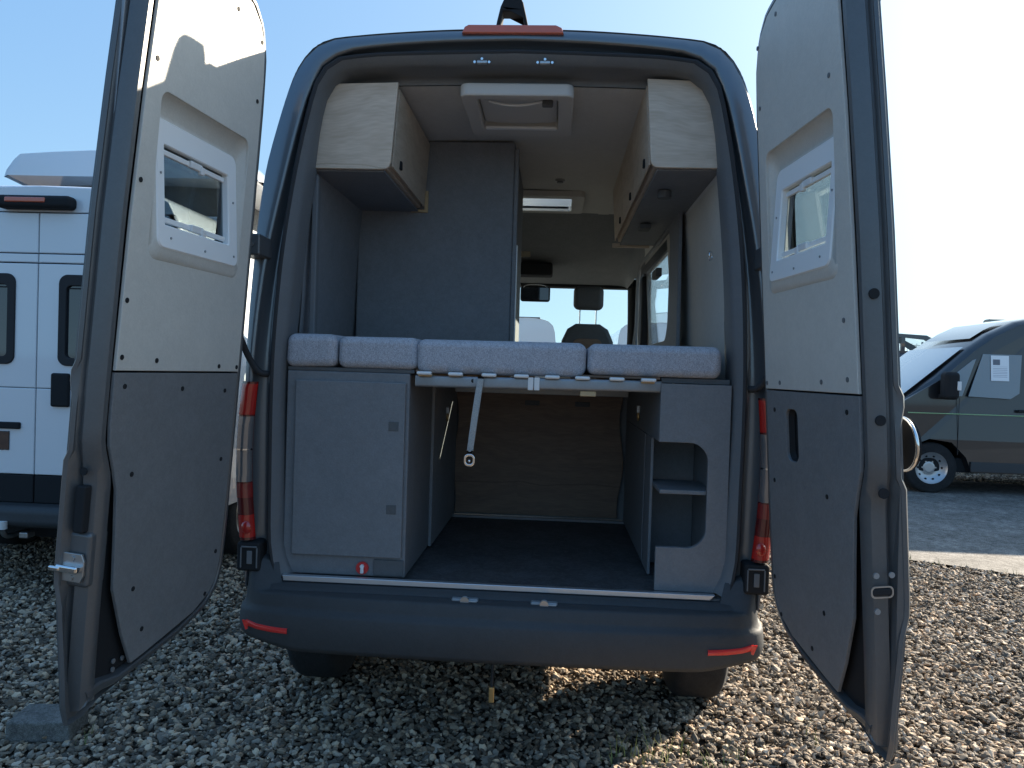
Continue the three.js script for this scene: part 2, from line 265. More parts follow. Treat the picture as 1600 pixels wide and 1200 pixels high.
{ // bumper: plan curve swept with a vertical profile
  const plan = [[-1.01, -.42], [-1.01, -.25], [-1.003, -.08], [-.972, .01], [-.90, .055], [-.7, .085], [-.35, .10], [0, .105]];
  const full = plan.concat(plan.slice(0, -1).reverse().map(([x, z]) => [-x, z]));
  const cv = new THREE.CatmullRomCurve3(full.map(([x, z]) => V(x, 0, z)), false, 'centripetal').getSpacedPoints(80);
  const prof = [[.47, .16], [.442, .05], [.448, .018], [.47, .004], [.53, 0], [.578, .004], [.592, .012], [.60, .022], [.612, .026], [.645, .032], [.656, .042], [.66, .085], [.655, .14]];
  const rings = prof.map(([y, ins]) => cv.map(p => { const e = THREE.MathUtils.smoothstep(Math.abs(p.x), .72, .97); const nx = p.x / 1.0, nz = 1 - e * .75; const l = Math.hypot(nx * e, nz) || 1;
    const yy = y + (y < .5 ? .035 * e : 0) + (y > .6 ? .115 * THREE.MathUtils.smoothstep(Math.abs(p.x), .95, .985) * ((y - .6) / .06) : 0); return V(p.x - ins * nx * e / l, yy, p.z - ins * nz / l); }));
  const b = vp('rear_bumper', loft(rings), M.bumperPlastic);
  for (const s of [-1, 1]) {
    const pts = [[.765, .527], [.83, .529], [.89, .533], [.935, .542]].map(([x, y]) => { const q = cv.reduce((a, c) => Math.abs(c.x - s * x) < Math.abs(a.x - s * x) ? c : a); return V(s * x, y, q.z + .006); });
    const up = pts.map(p => V(p.x, p.y + .009, p.z)), dn = pts.map(p => V(p.x, p.y - .009, p.z)), back = pts.map(p => V(p.x, p.y - .009, p.z - .012)), bu = pts.map(p => V(p.x, p.y + .009, p.z - .012));
    const hook = ext(poly([[0, 0], [.022, .002], [.008, -.034], [.0, -.03]].map(([x, y]) => [s * (.925 + x), .55 + y])), .006).translate(0, 0, pts[3].z - .003);
    vp('reflector', merge([loft([bu, up, dn, back]), hook]), M.reflectorRed, b);
  }
  for (const x of [-.116, .176]) { const cat = vp('door_catch', box(x - .05, x + .05, .651, .667, .018, .044, .006), M.aluMatt); vp('striker', merge([cyl(.016, .014, 16).rotateX(Math.PI / 2).translate(x, .661, .048), box(x + .012, x + .045, .655, .662, .04, .05, .002)]), M.steel, cat); }
  for (const [x, y] of [[-.25, .625], [-.02, .618], [.22, .618]]) vp('bumper_plug', cyl(.005, .004, 10).rotateX(Math.PI / 2).translate(x, y, .066), M.aluMatt, b);
  const eye = vp('tow_bracket', tube([[-.02, .26, -.15], [-.02, .34, -.17], [-.02, .46, -.22]], .006), M.rubber);
  vp('tow_pin', box(-.031, -.009, .205, .268, -.16, -.14, .004), M.brass, eye);
  vp('exhaust_pipe', tube([[.45, .42, -2.2], [.46, .40, -1.2], [.5, .37, -.6], [.52, .35, -.35]], .032, 14), M.steel);
  vp('rear_axle', merge([cyl(.06, 1.6, 16).rotateZ(Math.PI / 2).translate(0, .36, -.87), new THREE.SphereGeometry(.15, 18, 12).scale(1, .85, 1).translate(0, .36, -.87)]), M.black);
}
// tail lights
for (const s of [-1, 1]) {
  const strip = (y0, y1, k = 0) => { // a curved lens wrapped round the body corner
    const rows = []; for (let j = 0; j <= 8; j++) { const y = y0 + (y1 - y0) * j / 8, w = .96 + .02 * Math.sin((y - .85) * 5), row = []; for (const [dx, z] of [[-.028, -.02], [-.02, .004], [0, .014], [.022, .008], [.036, -.02], [.04, -.08], [.04, -.13]]) row.push(V(s * (w + dx), y, z + k)); rows.push(row); } return loft(rows); };
  const tl = vp('tail_light', strip(.84, 1.44), M.darkLens);
  vp('brake_lens', strip(1.315, 1.432, .003), M.redLens, tl); vp('reversing_lens', strip(1.06, 1.308, .003), M.clearLens, tl); vp('turn_lens', strip(1.0, 1.055, .003), M.amberLens, tl); vp('fog_lens', strip(.85, .935, .003), M.redLens, tl);
  vp('lens_divider', strip(1.18, 1.186, .006), M.chrome, tl);
  vp('bulb', new THREE.SphereGeometry(.02, 14, 10).scale(1, 1.2, .5).translate(s * .955, .89, .018), M.redLens, tl);
  const cp = vp('corner_lamp_housing', box(s > 0 ? .905 : -.995, s > 0 ? .995 : -.905, .72, .832, -.14, .008, .012), M.black);
  vp('lamp_bezel', merge([box(s * .945 - .03, s * .945 + .03, .812, .818, .008, .014, .002), box(s * .945 - .033, s * .945 - .028, .735, .812, .008, .014, .002), box(s * .945 + .028, s * .945 + .033, .735, .812, .008, .014, .002), box(s * .945 - .008, s * .945 + .012, .75, .80, .008, .013, .003)]), M.trimPlastic, cp);
  for (const y of [1.95]) { const hz = vp('door_hinge', merge([box(s * .955 - .04, s * .955 + .04, y - .04, y + .04, -.07, .06, .008), cyl(.012, .11, 14).translate(s * .985, y, .05)]), M.doorMetal); vp('bolt', cyl(.008, .006, 10).rotateX(Math.PI / 2).translate(s * .945, y, .062), M.steel, hz); }
  const ck = vp('door_check', tube([[s * .985, 1.62, .06], [s * .962, 1.52, .0], [s * .93, 1.475, -.02], [s * .905, 1.47, -.04]], .012), M.rubber); ck.userData = {};
}
{ // third brake light and reversing camera on the roof edge
  const bl = vp('high_brake_light', ext(poly([[-.21, 2.80], [.18, 2.80], [.172, 2.822], [.15, 2.832], [-.185, 2.832], [-.2, 2.824]]), .05, .004).translate(0, 0, -.155), M.orangeLens);
  const sh = poly([[-.083, 2.828], [-.077, 2.86], [-.066, 2.91], [-.05, 2.948], [-.02, 2.962], [.005, 2.956], [.022, 2.925], [.037, 2.865], [.045, 2.828], [.030, 2.836], [.018, 2.892], [-.056, 2.892], [-.066, 2.836]]);
  const cam = vp('reversing_camera', ext(sh, .06, .006).translate(0, 0, -.185), M.black);
  vp('camera_foot', box(-.12, .075, 2.824, 2.838, -.155, -.125, .004), M.black, cam);
  for (const x of [-.13, .112]) { const u = vp('upper_striker', box(x - .02, x + .02, 2.688, 2.70, -.125, -.11, .003), M.steel); for (const dx of [-.028, 0, .028]) vp('screw', cyl(.005, .004, 10).rotateX(Math.PI / 2).translate(x + dx, dx ? 2.692 : 2.704, -.108), M.chrome, u); }
}
// wheels
function wheel(r, w, lugs = 6) { const g = new THREE.Group(); const prof = [[.62, -.5], [.9, -.5], [.97, -.42], [1, -.3], [1, .3], [.97, .42], [.9, .5], [.62, .5]].map(([a, b]) => new THREE.Vector2(a * r, b * w));
  const t = mesh('tyre', new THREE.LatheGeometry(prof, 40).rotateX(Math.PI / 2), M.tyre, g);
  const rp = [[.02, .2], [.2, .22], [.26, .12], [.42, .18], [.5, .3], [.58, .34], [.62, .46], [.66, .5], [.62, .38], [.6, -.4]].map(([a, b]) => new THREE.Vector2(a * r, b * w));
  const rim = mesh('rim', new THREE.LatheGeometry(rp, 40).rotateX(Math.PI / 2), M.rim, g);
  return [t, rim]; }
for (const [s, z] of [[-1, -.87], [1, -.87], [-1, -4.9], [1, -4.9]]) {
  const w = new THREE.Group(); w.name = 'wheel'; w.position.set(s * .88 - VO.x, .355, z - VO.z); w.rotation.y = s > 0 ? Math.PI / 2 : -Math.PI / 2; wheel(.355, .23).forEach(m => w.add(m)); van.add(w);
}
// ---- rear doors: local x = distance from the hinge (mirrored for the left door), y = height, z = towards the inside
function rearDoor(s) {
  const a = 6 * D2R, t = 4.3 * D2R, sx = s; // sx multiplies the width direction in local space
  const u = V(s * Math.sin(a), 0, Math.cos(a)), v = V(-s * Math.sin(t), Math.cos(t), 0); v.addScaledVector(u, -u.dot(v)).normalize();
  const X = u.clone().multiplyScalar(s), Z = X.clone().cross(v);
  const H = V(s * .93, 1.47, .08).addScaledVector(u, s < 0 ? .088 : .02).addScaledVector(v, -1.47);
  const m4 = new THREE.Matrix4().makeBasis(X, v, Z).setPosition(H.sub(VO));
  const pts = l => l.map(([x, y]) => [sx * x, y]);
  // outline of the sheet-metal door
  const O0 = [[.672, 1.47], [.668, 1.9], [.652, 2.25], [.636, 2.5], [.622, 2.74], [.45, 2.765], [.2, 2.755], [.10, 2.735], [.035, 2.68], [.0, 2.58], [-.012, 2.4], [-.02, 1.9], [-.025, 1.4], [-.03, .95], [-.025, .78], [.0, .71], [.06, .655], [.2, .61], [.42, .575], [.56, .555], [.655, .52], [.664, .6], [.668, .8], [.670, 1.1]];
  const cv = new THREE.CatmullRomCurve3(O0.map(([x, y]) => V(x, y, 0)), true, 'catmullrom', .15), O = cv.getSpacedPoints(180).slice(0, -1);
  const wO = y => -.085 - .03 * THREE.MathUtils.smoothstep(y, 2.6, 1.3) + .04 * THREE.MathUtils.smoothstep(-y, -.95, -.5);
  const low = (p) => THREE.MathUtils.smoothstep(p.x, .5, .62) * THREE.MathUtils.smoothstep(-p.y, -1.30, -1.16);
  const nrm = O.map((p, i) => { const q = O[(i + 1) % O.length], r = O[(i - 1 + O.length) % O.length]; return V(q.y - r.y, -(q.x - r.x), 0).normalize(); });
  const P = [[-.017, -.03], [-.0135, -.009], [-.009, -.005], [.005, -.007], [.014, -.018], [.020, -.052], [.012, -.058], [.012, -.064], [.024, -.070], [.030, 9], [.034, 10], [.028, 11]];
  const rings = P.map(([o, w]) => O.map((p, i) => { const k = low(p), wi = w >= 9 ? wO(p.y) + (w === 9 ? .016 : w === 10 ? .006 : 0) : w; const oo = o - (w < 9 ? k * .05 * (1 - Math.min(1, Math.max(0, (o + .03) / .05)) * .6) : 0);
    const bulge = w >= 9 && p.x > .6 ? .012 * (THREE.MathUtils.smoothstep(p.y, .82, .9) * THREE.MathUtils.smoothstep(-p.y, -1.25, -1.23) + THREE.MathUtils.smoothstep(p.y, 1.40, 1.42) * THREE.MathUtils.smoothstep(-p.y, -1.50, -1.49)) : 0;
    return V(sx * (p.x + nrm[i].x * oo), p.y + nrm[i].y * oo, wi - bulge); }));
  const outline = (ins) => poly(O.map((p, i) => [sx * (p.x - nrm[i].x * ins), p.y - nrm[i].y * ins]));
  const lo = (x0, x1) => [Math.min(sx * x0, sx * x1), Math.max(sx * x0, sx * x1)];
  const [hx0, hx1] = lo(.055, .525);
  const skin = outline(-.028); skin.holes.push(rshape(hx0, 1.89, hx1, 2.16, .05, THREE.Path));
  const skinG = ext(skin, .006).translate(0, 0, 0); { const p = skinG.attributes.position; for (let i = 0; i < p.count; i++) p.setZ(i, p.getZ(i) + wO(p.getY(i)) - .004); skinG.computeVertexNormals(); }
  const door = mesh('rear_door', merge([loft(rings, true, true), skinG]), M.doorMetal, van);
  door.matrix.copy(m4); m4.decompose(door.position, door.quaternion, door.scale);
  door.userData.label = s < 0 ? 'left rear door, swung open' : 'right rear door, swung open';
  const dp = (n, g, m) => mesh(n, g, m, door);
  const plate = outline(.02); plate.holes.push(rshape(lo(.055, .58)[0], 1.79, lo(.055, .58)[1], 2.29, .03, THREE.Path));
  dp('inner_frame', ext(plate, .006).translate(0, 0, -.034), M.black);
  // upper white trim panel with the window cut-out
  const upP = [[.004, 1.478], [.655, 1.478], [.648, 1.9], [.634, 2.25], [.615, 2.52], [.600, 2.72], [.45, 2.738], [.22, 2.733], [.13, 2.715], [.07, 2.675], [.03, 2.61], [.018, 2.5], [.010, 2.0]];
  const up = poly(pts(upP)); const [px0, px1] = lo(.075, .565); const hole = [px0, 1.80, px1, 2.275, .035];
  up.holes.push(rshape(...hole, THREE.Path));
  dp('upper_trim_panel', ext(up, .007, .002, 10).translate(0, 0, -.006), M.whitePanel);
  const lowP = [[.006, 1.472], [.655, 1.472], [.654, 1.33], [.648, 1.27], [.622, 1.20], [.603, 1.14], [.590, 1.0], [.578, .85], [.52, .70], [.468, .598], [.40, .608], [.15, .655], [.06, .695], [.02, .74], [.004, .82], [.0, 1.1]];
  const ls = poly(pts(lowP)); const [gx0, gx1] = lo(.165, .255); if (s > 0) ls.holes.push(rshape(gx0, 1.245, gx1, 1.415, .028, THREE.Path));
  dp('lower_trim_panel', ext(ls, .007, .002, 10).translate(0, 0, -.008), M.greyPanel);
  if (s > 0) dp('grab_recess', loft([.005, .016, .022].map((d, i) => rpts(gx0 + i * .004, 1.245 + i * .004, gx1 - i * .004, 1.415 - i * .004, .025).map(p => V(p.x, p.y, -.003 - d))), true), M.black);
  // window surround: outline on the panel -> tilted plate -> opening -> deep reveal
  const tilt = (y) => .012 - .042 * (y - 1.84) / .36;
  const ringOf = (x0, y0, x1, y1, r, zf) => { const [q0, q1] = lo(x0, x1); return rpts(q0, y0, q1, y1, r).map(p => V(p.x, p.y, zf(p.y))); };
  dp('window_surround', loft([ringOf(.072, 1.797, .568, 2.278, .036, () => .0), ringOf(.080, 1.808, .560, 2.264, .034, y => tilt(y) * .55), ringOf(.092, 1.828, .548, 2.222, .03, y => tilt(y) - .003), ringOf(.098, 1.836, .542, 2.208, .028, y => tilt(y))], true), M.whitePanel);
  dp('window_frame', loft([ringOf(.098, 1.836, .542, 2.208, .028, y => tilt(y)), ringOf(.102, 1.84, .538, 2.204, .026, y => tilt(y) + .004), ringOf(.150, 1.902, .508, 2.138, .006, y => tilt(y) + .004), ringOf(.153, 1.905, .505, 2.135, .006, y => tilt(y)), ringOf(.153, 1.905, .505, 2.135, .006, y => tilt(y) - .022), ringOf(.125, 1.885, .53, 2.155, .02, y => tilt(y) - .026)], true, true), M.windowWhite);
  dp('window_pane', ext(rshape(lo(.035, .54)[0], 1.86, lo(.035, .54)[1], 2.18, .055), .004).translate(0, 0, wO(2) - .009), M.paleGlass);
  dp('inner_pane', loft([[.14, 1.892], [.14, 2.148]].map(([a, y]) => [.14, .52].map(x => V(sx * x, y, tilt(y) - .018)))), M.tintGlass);
  dp('pane_seal', (() => { const sh = rshape(lo(.03, .55)[0], 1.865, lo(.03, .55)[1], 2.185, .06); sh.holes.push(rshape(lo(.062, .515)[0], 1.90, lo(.062, .515)[1], 2.15, .045, THREE.Path)); return ext(sh, .004).translate(0, 0, wO(2) - .014); })(), M.black);
  dp('window_reveal', loft([ringOf(.14, 1.892, .518, 2.148, .01, y => tilt(y) - .024), ringOf(.060, 1.895, .52, 2.155, .045, y => wO(y) + .003)], true), M.trimPlastic);
  for (const [y, k] of [[2.117, 1], [1.921, 0]]) { const [b0, b1] = lo(.158, .50); const zz = tilt(y) - .012; dp('blind_rail', merge([box(b0, b1, y - .008, y + .008, zz - .008, zz + .004, .003)]), M.windowWhite);
    dp('blind_clip', merge([box(sx * .33 - .032, sx * .33 + .032, y - .011, y + .011, zz - .004, zz + .012, .004), box(sx * .30 - .01, sx * .30 + .01, y - .02, y + .005, zz + .002, zz + .016, .003)]), M.whitePlastic); }
  // panel screws
  const scr = cyl(.0075, .004, 12).rotateX(Math.PI / 2);
  const SC = s < 0 ? [[.60, 2.346], [.22, 2.658], [.054, 2.62], [.05, 2.419], [.625, 2.005], [.636, 1.672], [.636, 1.515], [.48, 1.509], [.136, 1.496], [.02, 1.494], [.61, 1.434], [.333, 1.423], [.08, 1.412], [.063, 1.171], [.545, 1.179], [.04, .84], [.49, .83], [.085, .70], [.43, .69]]
    : [[.205, 2.689], [.042, 2.646], [.553, 2.361], [.045, 2.44], [.59, 1.679], [.02, 1.498], [.131, 1.5], [.44, 1.507], [.6, 1.516], [.073, 1.407], [.586, 1.426], [.05, 1.162], [.447, 1.169], [.02, .819], [.40, .809], [.067, .70], [.307, .668]];
  SC.forEach(([x, y], i) => { const o = dp('panel_screw', scr, y > 1.48 && s > 0 ? M.trimPlastic : M.black); o.position.set(sx * x, y, y > 1.475 ? .003 : .001); });
  for (const [x, y] of [[.125, 1.87], [.3, 1.86], [.48, 1.87], [.125, 2.05], [.525, 2.05]]) { const o = dp('frame_screw', scr, M.aluMatt); o.scale.set(.5, .5, .6); o.position.set(sx * x, y, tilt(y) + .005); }
  // end-face fittings (they face the free edge)
  const fx = .697;
  if (s < 0) {
    dp('latch_pocket', box(-.676, -.60, .878, 1.03, -.088, -.012, .012), M.doorMetal);
    const pl = poly([[-.03, -.038], [.03, -.038], [.038, -.02], [.038, .02], [.028, .04], [-.028, .04], [-.038, .02], [-.038, -.02]]);
    const g = ext(pl, .005, .0015).rotateY(-Math.PI / 2).translate(-.684, .935, -.052);
    dp('latch_plate', g, M.steel);
    dp('latch_bolt', merge([box(-.712, -.684, .925, .945, -.085, -.02, .006), box(-.716, -.704, .928, .94, -.102, -.07, .004)]), M.chrome);
    for (const y of [.909, .961]) dp('latch_screw', cyl(.008, .006, 12).rotateZ(Math.PI / 2).translate(-.692, y, -.05), M.steel);
    for (const [x, y] of [[.50, .605], [.46, .60], [.50, .58]]) dp('rivet', scr, M.aluMatt).position.set(-x - .02, y + .015, -.02);
    dp('edge_plug', cyl(.011, .004, 16).rotateZ(Math.PI / 2).translate(-.690, 1.20, -.04), M.black);
    dp('lock_rod_cover', box(-.69, -.66, 1.03, 1.16, -.06, -.03, .006), M.black);
    dp('edge_gasket', box(-.668, -.648, 2.12, 2.70, -.075, -.06, .003), M.aluMatt);
  } else {
    for (const [y, w] of [[1.741, -.03], [1.408, -.036], [1.216, -.038]]) dp('edge_plug', cyl(.014, .005, 18).rotateZ(Math.PI / 2).translate(.692, y, w), M.black);
    dp('latch_slot', merge([box(.684, .694, .946, .966, -.05, .004, .004)]), M.black);
    dp('latch_slot_rim', (() => { const sh = rshape(-.055, -.016, .006, .016, .012); sh.holes.push(rshape(-.051, -.012, .002, .012, .01, THREE.Path)); return ext(sh, .003).rotateY(-Math.PI / 2).translate(.694, .956, 0); })(), M.steel);
    for (const [y, w] of [[1.0, -.01], [1.0, -.052], [.905, -.01]]) dp('latch_screw', cyl(.008, .005, 12).rotateZ(Math.PI / 2).translate(.692, y, w), M.aluMatt);
    // round emblem carrier mounted across the door split
    const em = dp('emblem_roundel', cyl(.071, .016, 40).rotateX(Math.PI / 2).translate(.640, 1.338, -.126), M.black);
    mesh('emblem_ring', new THREE.TorusGeometry(.071, .0045, 10, 56).translate(.640, 1.338, -.122), M.chrome, door);
  }
  dp('bottom_drain', box(sx * .6 - .012, sx * .6 + .012, .535, .57, -.05, -.02, .003), M.steel);
}
rearDoor(-1); rearDoor(1);

// ---- interior fittings
{
  const lc = vp('garage_cabinet', box(-.845, -.365, .70, 1.488, -1.40, -.075, .006), M.cabinet); lc.userData.label = 'tall cabinet with a wide door';
  const cd = vp('cabinet_door', box(-.806, -.378, .778, 1.452, -.075, -.058, .004), M.cabinet, lc);
  for (const y of [1.285, .966]) vp('push_latch', box(-.440, -.402, y - .018, y + .018, -.060, -.0555, .003), M.cabinetDark, lc);
  vp('plinth_flap', box(-.485, -.37, .708, .768, -.076, -.066, .002), M.cabinetDark, lc);
  const sw = vp('battery_switch', cyl(.024, .012, 28).rotateX(Math.PI / 2).translate(-.529, .734, -.07), M.redSwitch);
  vp('switch_key', merge([box(-.534, -.521, .715, .742, -.064, -.052, .004), cyl(.008, .008, 16).rotateX(Math.PI / 2).translate(-.5275, .742, -.058)]), M.whitePlastic, sw);
  // right cabinet with an open niche
  const sh = new THREE.Shape(); sh.moveTo(.588, .70); sh.lineTo(.85, .70); sh.lineTo(.85, 1.482); sh.lineTo(.588, 1.482); sh.lineTo(.588, 1.262); sh.lineTo(.70, 1.262); sh.absarc(.70, 1.19, .072, Math.PI / 2, 0, true); sh.lineTo(.772, .94); sh.absarc(.70, .938, .072, 0, -Math.PI / 2, true); sh.lineTo(.588, .866); sh.closePath();
  const rc = vp('niche_cabinet', ext(sh, .018, .002, 12).translate(0, 0, -.085), M.cabinet);
  vp('niche_side', box(.80, .815, .70, 1.45, -.52, -.09, .003), M.cabinet, rc); vp('niche_back', box(.60, .80, .70, 1.45, -.52, -.505, .003), M.cabinet, rc); vp('niche_cheek', box(.588, .60, .70, 1.26, -.50, -.30, .003), M.cabinet, rc);
  vp('niche_shelf', box(.60, .80, 1.062, 1.078, -.40, -.10, .003), M.cabinet, rc);
  vp('niche_cheek', box(.588, .603, .70, 1.26, -1.4, -.52, .003), M.cabinet, rc); vp('niche_cheek', box(.588, .603, 1.262, 1.482, -1.4, -.09, .003), M.cabinet, rc);
  // wooden partition with wavy edges
  const w = []; const NW = 24; for (let i = 0; i <= NW; i++) { const y = .715 + .68 * i / NW; w.push([-.352 - .012 * Math.sin(y * 14) - (i > 14 ? .0 : .004), y]); } for (let i = NW; i >= 0; i--) { const y = .715 + .68 * i / NW; w.push([.566 + .014 * Math.sin(y * 13 + 1), y]); }
  const pt = vp('wood_partition', ext(poly(w), .015, .002).translate(0, 0, -1.435), M.brownWood);
  for (const x of [.068, .345]) vp('partition_latch', box(x - .04, x + .04, 1.325, 1.352, -1.42, -1.41, .004), M.cabinetDark, pt);
  vp('bulkhead', box(-.84, .84, .70, 1.482, -1.50, -1.46, .003), M.felt);
  vp('floor_rail', ext(poly([[0, 0], [.028, 0], [.026, .006], [.015, .009], [.013, .006], [.006, .009]]), 1.0).rotateY(Math.PI / 2).translate(-.395, .692, -1.385), M.alu);
  vp('side_cheek', box(-.366, -.352, .70, 1.45, -1.44, -.62, .003), M.felt, lc);
  for (const [x, y, z] of [[-.345, 1.27, -1.0], [.58, 1.32, -.75]]) { const r = vp('lashing_ring', new THREE.TorusGeometry(.02, .004, 8, 24).rotateY(Math.PI / 2).translate(x, y, z), M.brass); vp('ring_mount', box(x - .008, x + .008, y + .014, y + .05, z - .014, z + .014, .003), M.steel, r); }
  // bed base
  const rows = [], fr = x => { const t = (x - .12) / .47; return -.045 - .03 * Math.pow(Math.abs(t), 4); };
  const bx = [], n = 40; for (let i = 0; i <= n; i++) bx.push(-.345 + (.935) * i / n);
  const sect = [[1.487, -.012], [1.486, 0], [1.478, .003], [1.452, .003], [1.444, 0], [1.443, -.012]];
  const rail = vp('bed_rail', loft(sect.map(([y, dz]) => bx.map(x => V(x, y - (x > .11 ? -.003 : .003) * Math.min(1, Math.abs(x - .11) * 3), fr(x) + dz)))), M.aluMatt);
  for (const x of [.098, .122]) vp('rail_joiner', box(x - .010, x + .010, 1.441, 1.489, -.046, -.037, .002), M.whitePlastic, rail);
  vp('rail_screw', cyl(.008, .006, 14).rotateX(Math.PI / 2).translate(-.119, 1.469, -.047), M.black, rail);
  vp('bed_deck', box(-.345, .585, 1.495, 1.505, -1.47, -.075, .002), M.brownWood); vp('bed_deck', box(-.845, -.35, 1.489, 1.503, -1.47, -.08, .002), M.cabinetDark); vp('bed_deck', box(.59, .845, 1.484, 1.503, -1.47, -.08, .002), M.cabinetDark);
  for (const x of [-.305, -.186, -.059, .063, .179, .292, .42, .537]) { const sl = vp('bed_slat', box(x - .026, x + .026, 1.480, 1.490, -.95, -.052, .003), M.plyEdge); vp('slat_cap', new RoundedBoxGeometry(.056, .013, .03, 4, .006).translate(x, 1.4925, -.04), M.whitePlastic, sl); }
  vp('cross_bar', box(-.3, .55, 1.40, 1.43, -.95, -.92, .004), M.aluMatt); vp('wooden_stop', box(.285, .345, 1.424, 1.444, -.10, -.05, .003), M.plyEdge);
  // strap with a buckle
  const sp = []; for (let i = 0; i <= 16; i++) { const t = i / 16, y = 1.487 - .29 * t, x = -.088 - .034 * Math.pow(t, .9), z = -.034 + .012 * Math.sin(t * 2.6); sp.push([x, y, z]); }
  const stp = vp('strap', loft([sp.map(([x, y, z]) => V(x - .0115, y, z)), sp.map(([x, y, z]) => V(x - .0115, y, z + .0025)), sp.map(([x, y, z]) => V(x + .0115, y, z + .0025)), sp.map(([x, y, z]) => V(x + .0115, y, z))], true), M.strap);
  const bk = rshape(-.021, -.026, .021, .022, .018); bk.holes.push(rshape(-.012, -.016, .012, .012, .009, THREE.Path));
  vp('strap_buckle', ext(bk, .006, .002).translate(-.123, 1.172, -.034), M.chrome, stp); vp('buckle_button', new THREE.SphereGeometry(.006, 12, 8).translate(-.123, 1.167, -.03), M.chrome, stp); vp('strap_rivet', cyl(.006, .004, 12).rotateX(Math.PI / 2).translate(-.1215, 1.208, -.024), M.aluMatt, stp);
  // wardrobe / wash-room wall
  const wr = vp('washroom_wall', box(-.83, -.045, 1.507, 2.655, -1.95, -1.0, .012), M.felt);
  vp('edge_profile', box(-.045, -.024, 1.5, 2.62, -1.03, -.995, .006), M.felt, wr); vp('corner_strip', box(-.024, -.019, 1.5, 2.14, -1.03, -.998, .001), M.whitePlastic, wr);
  // overhead lockers
  function locker(s, x0, x1, zb, yb) { // x0 = inner edge, x1 = wall
    const P = (l) => poly(l.map(([x, y]) => [s * x, y]));
    const bodyS = [[x0, yb + .03], [x0 + .006, yb + .012], [x0 + .02, yb + .002], [x0 + .04, yb], [x1, yb], [x1 - .008, yb + .12], [x1 - .03, yb + .24], [x1 - .06, yb + .31], [x1 - .11, yb + .338], [x0 - .022, yb + .345]];
    const lk = vp('overhead_locker', ext(P(bodyS.map(([x, y]) => [x + .012 * (x < x0 + .01 ? 1 : 0), y + (y < yb + .05 ? .012 : 0)])), -.215 - zb).translate(0, 0, zb), M.oak);
    vp('end_panel', ext(P(bodyS), .014, .002).translate(0, 0, -.215), M.oak, lk);
    const bot = vp('underside', box(Math.min(s * (x0 + .03), s * x1), Math.max(s * (x0 + .03), s * x1), yb - .006, yb + .006, zb, -.222, .003), M.cabinet, lk);
    const nD = s < 0 ? 1 : 3, L = -.23 - zb; for (let i = 0; i < nD; i++) { const za = -.23 - L * (i + 1) / nD + .006, z2 = -.23 - L * i / nD - .006; const g = ext(poly([[s * (x0 - .016), yb + .33], [s * (x0 - .022), yb + .33], [s * (x0 - .002), yb + .02], [s * (x0 + .004), yb + .02]]), z2 - za).translate(0, 0, za);
      vp('locker_flap', g, M.oak, lk); vp('flap_latch', box(s * (x0 - .007) - .006, s * (x0 - .007) + .006, yb + .04, yb + .075, z2 - .14, z2 - .115, .003), M.black, lk); }
    return lk; }
  locker(-1, .493, .818, -.985, 2.30); locker(1, .535, .818, -2.0, 2.325);
  vp('locker_trim', merge([box(-.492, -.474, 2.305, 2.40, -1.0, -.985, .003), box(-.56, -.474, 2.292, 2.306, -1.0, -.985, .003)]), M.plyEdge);
  vp('locker_trim', box(.52, .75, 2.305, 2.33, -2.02, -2.0, .003), M.oak);
  vp('reading_lamp', merge([cyl(.03, .03, 20).translate(.64, 2.30, -.55), box(.61, .67, 2.285, 2.31, -1.35, -1.25, .006)]), M.cabinetDark);
  // roof hatch
  const hs = rshape(-.228, -.265, .228, .265, .035); hs.holes.push(rshape(-.165, -.165, .165, .215, .02, THREE.Path));
  const hatch = vp('roof_hatch', ext(hs, .035, .008).rotateX(Math.PI / 2).translate(0, 2.648, -.485), M.hatchPlastic);
  vp('hatch_blind', loft([-.16, -.10, -.02, .06, .13, .16].map((x) => [[-.27, 0], [-.45, .0], [-.64, .002]].map(([z, y]) => V(x, 2.638 - .02 * (1 - Math.pow(x / .16, 2)) * (z > -.3 ? 1 : .4), z))), false), M.hatchPlastic, hatch);
  vp('hatch_bar', box(-.16, .16, 2.605, 2.618, -.66, -.635, .004), M.whitePlastic, hatch); vp('hatch_knob', box(.10, .145, 2.605, 2.63, -.36, -.33, .006), M.cabinetDark, hatch); vp('hatch_handle', tube([[-.12, 2.622, -.335], [-.05, 2.606, -.33], [.03, 2.606, -.33], [.10, 2.622, -.335]], .005), M.whitePlastic, hatch);
  for (const [x, z] of [[.188, -.85], [.181, -1.77], [-.2, -.85]]) { const l = vp('ceiling_spot', cyl(.03, .012, 28).translate(x, 2.655, z), M.steel); vp('spot_lens', cyl(.02, .004, 24).translate(x, 2.647, z), M.trimPlastic, l); }
  // front skylight
  const fs = rshape(SKY.x0 - .05, SKY.z0 - .05, SKY.x1 + .05, SKY.z1 + .05, .03); fs.holes.push(rshape(SKY.x0 + .03, SKY.z0 + .02, SKY.x1 - .03, SKY.z1 - .02, .02, THREE.Path));
  const fl = vp('skylight', ext(fs, .03, .004).rotateX(Math.PI / 2).translate(0, 2.655, 0).scale(1, 1, 1), M.hatchPlastic);
  fl.geometry.computeBoundingBox();
  vp('skylight_reveal', loft([2.64, 2.85].map(y => rpts(SKY.x0 + .02, SKY.z0 + .02, SKY.x1 - .02, SKY.z1 - .02, .02).map(p => V(p.x, y, p.y))), true), M.whitePlastic, fl);
  vp('skylight_pane', box(SKY.x0 - .03, SKY.x1 + .03, 2.85, 2.856, SKY.z0 - .03, SKY.z1 + .03, .002), M.paleGlass, fl);
  // D-ring on the right wall, wall strip left
  vp('wall_ring', new THREE.TorusGeometry(.018, .0035, 8, 24).rotateY(Math.PI / 2 - .5).translate(.80, 2.0, -.3), M.chrome);
